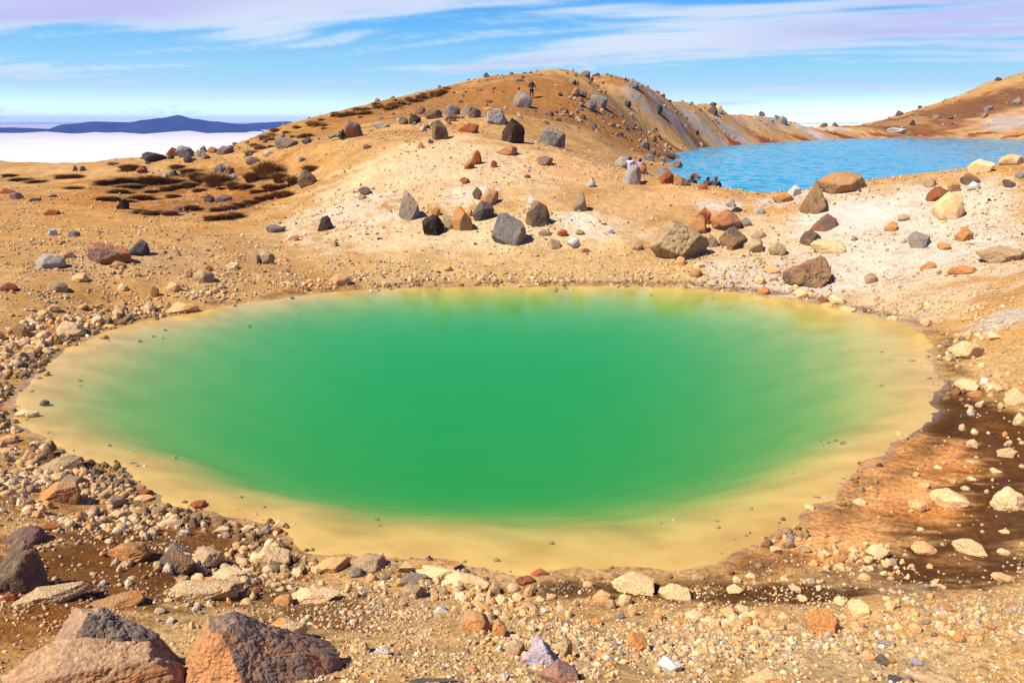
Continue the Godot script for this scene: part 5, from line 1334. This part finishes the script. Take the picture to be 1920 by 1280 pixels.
# ------------------------------------------------------------------ tussocks
func tuft_mesh(sd: int, blades: int, gold: float) -> ArrayMesh:
	var rng := RandomNumberGenerator.new()
	rng.seed = sd
	var pos := PackedVector3Array()
	var col := PackedColorArray()
	var idx := PackedInt32Array()
	for b in range(blades):
		var a := rng.randf() * TAU
		var r := sqrt(rng.randf()) * 0.42
		var root := Vector3(cos(a) * r, -0.08, sin(a) * r)
		var out_ := Vector3(cos(a), 0, sin(a)).rotated(Vector3.UP, rng.randfn() * 0.5)
		var lean := r * 2.2 + rng.randf() * 0.5
		var hgt := 1.25 * (1.0 - r * r * 2.4) * rng.randf_range(0.75, 1.12) + 0.1
		var side := Vector3(-out_.z, 0, out_.x) * rng.randf_range(0.014, 0.03)
		var c := Color(0.27, 0.14, 0.045).lerp(Color(0.50, 0.33, 0.11), gold * rng.randf()) * rng.randf_range(0.55, 1.2)
		var base := pos.size()
		for s in range(4):
			var t := s / 3.0
			var p := root + Vector3(0, hgt * (t * 1.35 - t * t * 0.5), 0) + out_ * lean * t * t * 0.55
			var wd := side * (1.0 - t * 0.85)
			pos.append(p - wd)
			pos.append(p + wd)
			col.append(c)
			col.append(c)
		for s in range(3):
			var q := base + s * 2
			idx.append_array(PackedInt32Array([q, q + 2, q + 1, q + 1, q + 2, q + 3]))
	var arr := []
	arr.resize(Mesh.ARRAY_MAX)
	arr[Mesh.ARRAY_VERTEX] = pos
	arr[Mesh.ARRAY_COLOR] = col
	arr[Mesh.ARRAY_INDEX] = idx
	var mesh := ArrayMesh.new()
	mesh.add_surface_from_arrays(Mesh.PRIMITIVE_TRIANGLES, arr)
	return mesh

func build_tussocks() -> void:
	var m := StandardMaterial3D.new()
	m.vertex_color_use_as_albedo = true
	m.roughness = 0.9
	m.metallic_specular = 0.2
	m.cull_mode = BaseMaterial3D.CULL_DISABLED
	var dark := []
	var gold := []
	for k in range(5):
		dark.append(tuft_mesh(300 + k, 760, 0.6))
		gold.append(tuft_mesh(320 + k, 420, 1.0))
	var rng := RandomNumberGenerator.new()
	rng.seed = 5
	for i in range(0, TUSSOCKS.size(), 4):
		var o := put("tussock", dark[(i / 4) % 5], m)
		var x: float = TUSSOCKS[i]
		var z: float = TUSSOCKS[i + 1]
		var w: float = TUSSOCKS[i + 2]
		o.position = Vector3(x, ground_at(x, z) - 0.03, z)
		o.rotation.y = rng.randf() * TAU
		o.scale = Vector3(w * 0.95, TUSSOCKS[i + 3] * 0.66, w * 0.85)
		tag(o, TUSSOCK_LABELS[i / 4], "tussock", "brown tussocks in the left hollow")
	for i in range(0, RIDGE_TUSSOCKS.size(), 4):
		var o := put("tussock", gold[(i / 4) % 5], m)
		var x: float = RIDGE_TUSSOCKS[i]
		var z: float = RIDGE_TUSSOCKS[i + 1]
		var w: float = RIDGE_TUSSOCKS[i + 2]
		o.position = Vector3(x, ground_at(x, z) - 0.03, z)
		o.rotation.y = rng.randf() * TAU
		o.scale = Vector3(w, RIDGE_TUSSOCKS[i + 3], w)
		tag(o, RIDGE_LABELS[i / 4], "tussock", "golden tussocks on the hill ridge")

# ------------------------------------------------------------------ people
# Surface nets over the smooth union of tapered bones. bone: from, to, radius, radius, class. Returns [points, triangles, classes].
func flesh(bones: Array, cell: float, blend: float) -> Array:
	var lo := Vector3.ONE * 99.0
	var hi := Vector3.ONE * -99.0
	for b in bones:
		var rr := Vector3.ONE * (maxf(b[2], b[3]) + cell * 2.0 + blend * 0.3)
		lo = lo.min(b[0] - rr).min(b[1] - rr)
		hi = hi.max(b[0] + rr).max(b[1] + rr)
	var n := Vector3i(((hi - lo) / cell).ceil()) + Vector3i.ONE
	var field := PackedFloat32Array()
	field.resize(n.x * n.y * n.z)
	field.fill(1.0)
	for b in bones:
		var pa: Vector3 = b[0]
		var ab: Vector3 = b[1] - pa
		var l2 := maxf(ab.length_squared(), 1e-8)
		var ra: float = b[2]
		var rb: float = b[3]
		var reach := Vector3.ONE * (maxf(ra, rb) + cell * 2.0 + blend)
		var p0 := Vector3i(((pa.min(b[1]) - reach - lo) / cell).floor()).clamp(Vector3i.ZERO, n - Vector3i.ONE)
		var p1 := Vector3i(((pa.max(b[1]) + reach - lo) / cell).ceil()).clamp(Vector3i.ZERO, n - Vector3i.ONE)
		for z in range(p0.z, p1.z + 1):
			for y in range(p0.y, p1.y + 1):
				for x in range(p0.x, p1.x + 1):
					var q := lo + Vector3(x, y, z) * cell
					var t := clampf((q - pa).dot(ab) / l2, 0.0, 1.0)
					var d := (q - pa - ab * t).length() - lerpf(ra, rb, t)
					var at := (z * n.y + y) * n.x + x
					var e := field[at]
					var h := maxf(blend - absf(d - e), 0.0) / blend
					field[at] = minf(d, e) - h * h * blend * 0.25
	var ids := {}
	var pts := PackedVector3Array()
	var tri := PackedInt32Array()
	var cls := PackedInt32Array()
	for z in range(n.z - 1):
		for y in range(n.y - 1):
			for x in range(n.x - 1):
				var at := (z * n.y + y) * n.x + x
				var neg := 0
				var sum := Vector3.ZERO
				var cuts := 0
				var val := PackedFloat32Array([0, 0, 0, 0, 0, 0, 0, 0])
				for k in range(8):
					val[k] = field[at + (k & 1) + ((k >> 1) & 1) * n.x + (k >> 2) * n.x * n.y]
					if val[k] < 0.0:
						neg += 1
				if neg == 0 or neg == 8:
					continue
				for k in range(8):
					for ax in range(3):
						var o := k | (1 << ax)
						if o != k and (val[k] < 0.0) != (val[o] < 0.0):
							var t := val[k] / (val[k] - val[o])
							var p := Vector3(k & 1, (k >> 1) & 1, k >> 2)
							p[ax] += t
							sum += p
							cuts += 1
				ids[at] = pts.size()
				var w := lo + (Vector3(x, y, z) + sum / cuts) * cell
				pts.append(w)
				var best := 9.0
				var c := 0
				for b in bones:
					var ab: Vector3 = b[1] - b[0]
					var t := clampf((w - b[0]).dot(ab) / maxf(ab.length_squared(), 1e-8), 0.0, 1.0)
					var d: float = (w - b[0] - ab * t).length() - lerpf(b[2], b[3], t)
					if d < best:
						best = d
						c = b[4]
				cls.append(c)
	var step := [1, n.x, n.x * n.y]
	for z in range(1, n.z - 1):
		for y in range(1, n.y - 1):
			for x in range(1, n.x - 1):
				var at := (z * n.y + y) * n.x + x
				for ax in range(3):
					var v0 := field[at]
					var v1 := field[at + step[ax]]
					if (v0 < 0.0) == (v1 < 0.0):
						continue
					var u: int = step[(ax + 1) % 3]
					var v: int = step[(ax + 2) % 3]
					var a: int = ids[at]
					var b: int = ids[at - u]
					var c: int = ids[at - u - v]
					var d: int = ids[at - v]
					if v0 < 0.0:
						tri.append_array(PackedInt32Array([a, c, b, a, d, c]))
					else:
						tri.append_array(PackedInt32Array([a, b, c, a, c, d]))
	return [pts, tri, cls]

func hand_bones() -> Array:
	# a relaxed right hand: wrist at the origin, fingers along -y, palm towards +z, thumb towards +x
	var out := [[Vector3(-0.022, -0.03, 0), Vector3(-0.026, -0.085, 0), 0.015, 0.012, 0], [Vector3(0, -0.02, 0), Vector3(0, -0.09, 0), 0.016, 0.013, 0], [Vector3(0.022, -0.03, 0), Vector3(0.026, -0.085, 0), 0.015, 0.012, 0], [Vector3(0, 0.03, 0), Vector3(0, -0.02, 0), 0.027, 0.024, 0]]
	var len := [0.058, 0.074, 0.080, 0.072]
	for k in range(4):
		var x := -0.032 + k * 0.0213
		var a := Vector3(x, -0.09, 0)
		var b := a + Vector3((k - 1.5) * 0.003, -len[k] * 0.45, 0.012)
		var c := b + Vector3(0, -len[k] * 0.30, 0.020)
		var d := c + Vector3(0, -len[k] * 0.12, 0.024)
		out += [[a, b, 0.0098, 0.009, 0], [b, c, 0.009, 0.0082, 0], [c, d, 0.0082, 0.007, 0]]
	out += [[Vector3(0.026, -0.03, 0.004), Vector3(0.052, -0.062, 0.018), 0.013, 0.011, 0], [Vector3(0.052, -0.062, 0.018), Vector3(0.058, -0.098, 0.026), 0.0105, 0.008, 0]]
	return out

func pose(kind: String) -> Array:
	# classes: 0 skin, 1 jacket, 2 trousers, 3 shoes, 4 hair or hat
	var j := {}
	if kind == "standing":
		j = {"pel": Vector3(0, 0.95, 0), "belly": Vector3(0, 1.12, 0.01), "che": Vector3(0, 1.32, 0), "neck": Vector3(0, 1.47, 0.0), "head": Vector3(0.01, 1.60, 0.03), "hip": Vector3(0.10, 0.92, 0), "knee": Vector3(0.12, 0.49, 0.03), "ank": Vector3(0.12, 0.09, -0.02), "toe": Vector3(0.14, 0.045, 0.15), "sho": Vector3(0.185, 1.41, -0.01), "elb": Vector3(0.34, 1.14, -0.02), "wri": Vector3(0.20, 1.00, 0.16), "fwd": Vector3(0, 0, 1)}
	elif kind == "seated":
		j = {"pel": Vector3(0, 0.13, 0), "belly": Vector3(0, 0.28, 0.02), "che": Vector3(0, 0.46, 0.01), "neck": Vector3(0, 0.63, -0.03), "head": Vector3(0, 0.76, -0.06), "hip": Vector3(0.10, 0.13, -0.02), "knee": Vector3(0.15, 0.44, -0.38), "ank": Vector3(0.14, 0.08, -0.55), "toe": Vector3(0.15, 0.05, -0.70), "sho": Vector3(0.185, 0.57, -0.01), "elb": Vector3(0.27, 0.36, -0.14), "wri": Vector3(0.13, 0.42, -0.34), "fwd": Vector3(0, 0, -1)}
	else:
		j = {"pel": Vector3(0, 0.13, 0), "belly": Vector3(0, 0.27, 0.10), "che": Vector3(0, 0.44, 0.17), "neck": Vector3(0, 0.60, 0.19), "head": Vector3(0, 0.74, 0.17), "hip": Vector3(0.10, 0.13, -0.02), "knee": Vector3(0.13, 0.24, -0.42), "ank": Vector3(0.12, 0.07, -0.80), "toe": Vector3(0.15, 0.17, -0.88), "sho": Vector3(0.185, 0.55, 0.17), "elb": Vector3(0.28, 0.33, 0.10), "wri": Vector3(0.20, 0.25, -0.13), "fwd": Vector3(0, 0, -1)}
	var f: Vector3 = j.fwd
	var h: Vector3 = j.head
	var out := [[j.pel, j.belly, 0.145, 0.13, 1], [j.belly, j.che, 0.135, 0.15, 1], [j.che, j.neck, 0.14, 0.06, 1], [j.neck - Vector3(0, 0.03, 0), h - Vector3(0, 0.03, 0), 0.052, 0.055, 0], [h - Vector3(0, 0.035, 0) + f * 0.02, h + Vector3(0, 0.015, 0) + f * 0.015, 0.072, 0.082, 0], [h + f * 0.085 + Vector3(0, -0.005, 0), h + f * 0.098 + Vector3(0, -0.03, 0), 0.012, 0.017, 0], [h + Vector3(0, 0.045, 0) - f * 0.02, h + Vector3(0, 0.0, 0) - f * 0.045, 0.088, 0.086, 4], [h - f * 0.05, h - f * 0.055 - Vector3(0, 0.08, 0), 0.075, 0.06, 4]]
	for s in [-1.0, 1.0]:
		var m := Vector3(s, 1, 1)
		out += [[j.che, j.sho * m, 0.11, 0.075, 1], [j.sho * m, j.elb * m, 0.072, 0.056, 1], [j.elb * m, j.wri * m, 0.055, 0.040, 1], [j.pel, j.hip * m, 0.13, 0.10, 2], [j.hip * m, j.knee * m, 0.098, 0.066, 2], [j.knee * m, j.ank * m, 0.064, 0.045, 2], [j.ank * m, j.toe * m, 0.046, 0.038, 3], [h + Vector3(0.082 * s, -0.01, 0), h + Vector3(0.088 * s, -0.045, 0) , 0.014, 0.012, 0]]
	if kind == "standing":
		# a long loose coat
		out += [[Vector3(0, 0.86, 0), Vector3(0, 1.30, 0), 0.235, 0.17, 1], [h + Vector3(0, 0.02, -0.03), Vector3(0, 1.40, -0.03), 0.115, 0.15, 4]]
	var made := flesh(out, 0.022, 0.05)
	if not shapes.has("hand"):
		shapes["hand"] = flesh(hand_bones(), 0.0045, 0.010)
	var hand: Array = shapes["hand"]
	for s in [-1.0, 1.0]:
		var m := Vector3(s, 1, 1)
		var arm: Vector3 = (j.wri * m - j.elb * m).normalized()
		var side := arm.cross(Vector3.UP).normalized()
		var basis := Basis(side * s, -arm, (side * s).cross(-arm).normalized())
		var base: int = made[0].size()
		for p in hand[0]:
			made[0].append(j.wri * m + arm * 0.045 + basis * Vector3(p.x, p.y, p.z))
			made[2].append(0)
		for k in range(0, hand[1].size(), 3):
			made[1].append_array(PackedInt32Array([base + hand[1][k], base + hand[1][k + 1], base + hand[1][k + 2]]))
	return made

func person(kind: String, at: Vector2, turn: float, colors: Array, label: String, lift := 0.0) -> void:
	if not shapes.has(kind):
		shapes[kind] = pose(kind)
	var made: Array = shapes[kind]
	var st := SurfaceTool.new()
	st.begin(Mesh.PRIMITIVE_TRIANGLES)
	for i in range(made[0].size()):
		var c: Array = colors[made[2][i]]
		st.set_smooth_group(0)
		st.set_color(Color(c[0], c[1], c[2]))
		st.add_vertex(made[0][i])
	for i in made[1]:
		st.add_index(i)
	st.generate_normals()
	var m := StandardMaterial3D.new()
	m.vertex_color_use_as_albedo = true
	m.roughness = 0.8
	var o := put("person", st.commit(), m)
	o.position = Vector3(at.x, ground_at(at.x, at.y) + lift, at.y)
	o.rotation.y = turn
	tag(o, label, "person", "walkers resting among the rocks")

func build_people() -> void:
	var skin := [0.50, 0.27, 0.19]
	var black := [0.012, 0.011, 0.014]
	var dark := [0.03, 0.03, 0.04]
	person("standing", Vector2(2.0, -81.4), 0.1, [skin, black, black, [0.02, 0.015, 0.03], black], "person all in black standing beside a rounded boulder on the hill")
	person("reclining", Vector2(-11.62, -54.0), 1.45, [skin, black, [0.06, 0.11, 0.085], [0.14, 0.12, 0.17], [0.32, 0.16, 0.20]], "person in black jacket, green trousers and mauve hat leaning against a boulder")
	person("seated", Vector2(7.75, -51.6), -0.5, [skin, [0.42, 0.45, 0.62], dark, dark, black], "dark-haired person in a pale shirt seated behind the pale angular boulder")
	person("seated", Vector2(8.5, -52.2), -0.7, [skin, [0.25, 0.22, 0.5], dark, dark, [0.04, 0.02, 0.015]], "dark-haired person in a violet top, right of two behind the pale boulder")
	person("seated", Vector2(10.75, -46.6), -0.5, [skin, black, dark, dark, [0.01, 0.008, 0.008]], "person in a black jacket seated facing the blue lake")
	person("seated", Vector2(11.5, -45.9), -0.9, [skin, [0.10, 0.02, 0.035], dark, dark, [0.06, 0.015, 0.012]], "person in dark red seated at the blue lake's edge", -0.05)
	person("seated", Vector2(11.45, -43.9), -0.6, [skin, dark, dark, dark, [0.13, 0.04, 0.02]], "brown-haired person in dark clothes, nearest seated at the blue lake", -0.25)

# ------------------------------------------------------------------ gravel
func build_gravel() -> void:
	var rng := RandomNumberGenerator.new()
	rng.seed = 77
	var root := Node3D.new()
	root.name = "gravel"
	add_child(root)
	tag(root, "loose gravel and small stones strewn over banks and slopes", "gravel", "", "stuff")
	var meshes := []
	for k in range(6):
		meshes.append(rock_mesh(5000 + k * 13, ["a", "r", "a", "r", "s", "a"][k], 1.0, 0.52 + 0.08 * k, 0.85, 0.45, 1 if k < 4 else 2, [[1, 1, 1], [0.8, 0.78, 0.76]]))
	var places := []
	var tints := []
	for k in range(6):
		places.append([])
		tints.append([])
	var near_c := [[0.70, 0.48, 0.24], [0.66, 0.40, 0.17], [0.60, 0.46, 0.27], [0.50, 0.38, 0.22], [0.72, 0.55, 0.33], [0.40, 0.31, 0.20], [0.27, 0.21, 0.16], [0.62, 0.32, 0.11], [0.66, 0.46, 0.24], [0.58, 0.38, 0.17], [0.64, 0.42, 0.19], [0.68, 0.50, 0.27], [0.60, 0.53, 0.43]]
	var shore_c := [[0.72, 0.48, 0.23], [0.68, 0.40, 0.16], [0.64, 0.44, 0.22], [0.74, 0.54, 0.29], [0.56, 0.38, 0.19], [0.66, 0.36, 0.13], [0.42, 0.29, 0.16], [0.70, 0.50, 0.28]]
	var hill_c := [[0.16, 0.11, 0.08], [0.10, 0.085, 0.075], [0.42, 0.20, 0.07], [0.50, 0.32, 0.14], [0.24, 0.19, 0.15], [0.36, 0.15, 0.06], [0.44, 0.36, 0.27], [0.07, 0.05, 0.045]]
	# near bank and shores
	var tries := 0
	while tries < 150000:
		tries += 1
		var z := -3.6 - rng.randf() * 28.0
		var half := 3.2 + 0.86 * absf(z)
		if z > -12.0 and rng.randf() < 0.0:
			continue
		var x := rng.randf_range(-half, half)
		var sd := shore_distance(x, z)
		var near := z > -13.0
		# three kinds of place: shore band, near gravel, bank further off
		var clump := n_mid.get_noise_2d(x * 3.0 + 11.0, z * 3.0)
		var chance := 0.0
		var size := 0.03
		var mud := x > 5.5 and z > -19.0 and sd < 5.5 and sd > 0.0 and z < -7.8
		var mud2 := x > 0.0 and z > -10.2 and z < -8.4 and sd < 1.0
		if sd < -1.8:
			continue
		if sd < 1.5:
			chance = 0.34 + clump * 1.3
			size = 0.028 + 0.11 * pow(rng.randf(), 3.0)
		elif sd < 3.5:
			chance = 0.28 + clump * 1.2
			size = 0.022 + 0.07 * pow(rng.randf(), 3.5)
		else:
			chance = 0.18 + clump * 1.0
			size = 0.02 + 0.06 * pow(rng.randf(), 4.0)
		if sd > 0.0 and sd < 1.9 and x < -3.0 and z > -24.0:
			chance = 0.55 + clump * 1.2
			size = 0.035 + 0.15 * pow(rng.randf(), 3.0)
		if sd < 0.0:
			chance *= 0.2 if sd > -0.4 else 0.02
			size *= 0.8
		if mud or mud2:
			chance *= 0.12
		if near:
			chance *= 1.3
		if near and x < -1.4 and z > -9.5 and sd > 1.0:
			chance *= 0.45
		if rng.randf() > chance:
			continue
		if not near:
			size *= 1.5
		add_pebble(rng, places, tints, x, z, size, shore_c if sd < 2.0 and rng.randf() < 0.85 else near_c, sd)
	# extra fine gravel right in front
	for t in range(70000):
		var z := -3.6 - rng.randf() * 7.0
		var half := 2.5 + 0.8 * absf(z)
		var x := rng.randf_range(-half, half)
		var sd := shore_distance(x, z)
		if sd < 0.15:
			continue
		var clump := n_mid.get_noise_2d(x * 3.0 + 31.0, z * 3.0)
		if (x > 4.5 and sd < 2.6 and z < -7.8) or rng.randf() > (0.55 + clump * 1.3) * (0.45 if x < -1.8 else 1.0):
			continue
		add_pebble(rng, places, tints, x, z, 0.012 + 0.035 * pow(rng.randf(), 2.5), near_c, sd)
	# slopes behind
	for t in range(95000):
		var z := -26.0 - pow(rng.randf(), 1.3) * 32.0
		var half := 4.0 + 0.72 * absf(z)
		var x := rng.randf_range(-half, half)
		var sd := shore_distance(x, z)
		var clump := n_mid.get_noise_2d(x * 0.9 + 51.0, z * 0.9)
		if sd < 0.3 or rng.randf() > 0.48 + clump * 1.2:
			continue
		if x > 8.0 and z < -44.0:
			continue
		add_pebble(rng, places, tints, x, z, 0.03 + 0.13 * pow(rng.randf(), 9.0), near_c if rng.randf() < 0.86 else hill_c, sd)
	# rubble on the hill's right flank and on the far hill
	for t in range(14000):
		var z := -70.0 - rng.randf() * 165.0
		var x := rng.randf_range(0.06, 0.72) * absf(z)
		var y := smooth_height(x, z)
		if y < 2.6:
			continue
		var clump := n_mid.get_noise_2d(x * 0.5 + 17.0, z * 0.5)
		if rng.randf() > 0.35 + clump * 1.8:
			continue
		add_pebble(rng, places, tints, x, z, 0.13 + 0.6 * pow(rng.randf(), 6.0), hill_c, 9.0)
	# the hills
	for t in range(19000):
		var z := -58.0 - pow(rng.randf(), 1.2) * 185.0
		var half := 6.0 + 0.72 * absf(z)
		var x := rng.randf_range(-half, half)
		var y := smooth_height(x, z)
		if y < 2.55 or (x < -18.0 and y < 3.0):
			continue
		var clump := n_mid.get_noise_2d(x * 0.35 + 91.0, z * 0.35)
		if rng.randf() > 0.5 + clump * 1.6:
			continue
		add_pebble(rng, places, tints, x, z, 0.10 + 0.55 * pow(rng.randf(), 8.0), hill_c, 9.0)
	var m := StandardMaterial3D.new()
	m.vertex_color_use_as_albedo = true
	m.roughness = 0.9
	m.metallic_specular = 0.3
	var total := 0
	for k in range(6):
		var mm := MultiMesh.new()
		mm.transform_format = MultiMesh.TRANSFORM_3D
		mm.use_colors = true
		mm.mesh = meshes[k]
		mm.instance_count = places[k].size()
		total += places[k].size()
		for i in range(places[k].size()):
			mm.set_instance_transform(i, places[k][i])
			mm.set_instance_color(i, tints[k][i])
		meshes[k].surface_set_material(0, m)
		var o := MultiMeshInstance3D.new()
		o.name = "pebbles"
		o.multimesh = mm
		o.material_override = m
		o.set_meta("kind", "stuff")
		root.add_child(o, true)
	print("pebbles ", total)

func add_pebble(rng: RandomNumberGenerator, places: Array, tints: Array, x: float, z: float, size: float, palette: Array, sd: float) -> void:
	var k := rng.randi() % 6
	var y := height_sd(x, z, sd)
	var b := Basis(Vector3.UP, rng.randf() * TAU).scaled(Vector3(size * rng.randf_range(0.8, 1.35), size * rng.randf_range(0.7, 1.15), size * rng.randf_range(0.8, 1.2)))
	b = Basis(Vector3(rng.randfn(), 0, rng.randfn()).normalized(), rng.randfn() * 0.3) * b
	places[k].append(Transform3D(b, Vector3(x, y - size * 0.05, z)))
	var c: Array = palette[rng.randi() % palette.size()]
	var s := rng.randf_range(0.70, 1.08)
	if y < 0.045 and x > -19.0 and x < 19.0 and z < -6.0 and rng.randf() < 0.75:
		s *= 0.42  # soaked by the lake
	tints[k].append(Color(c[0] * s, c[1] * s, c[2] * s))
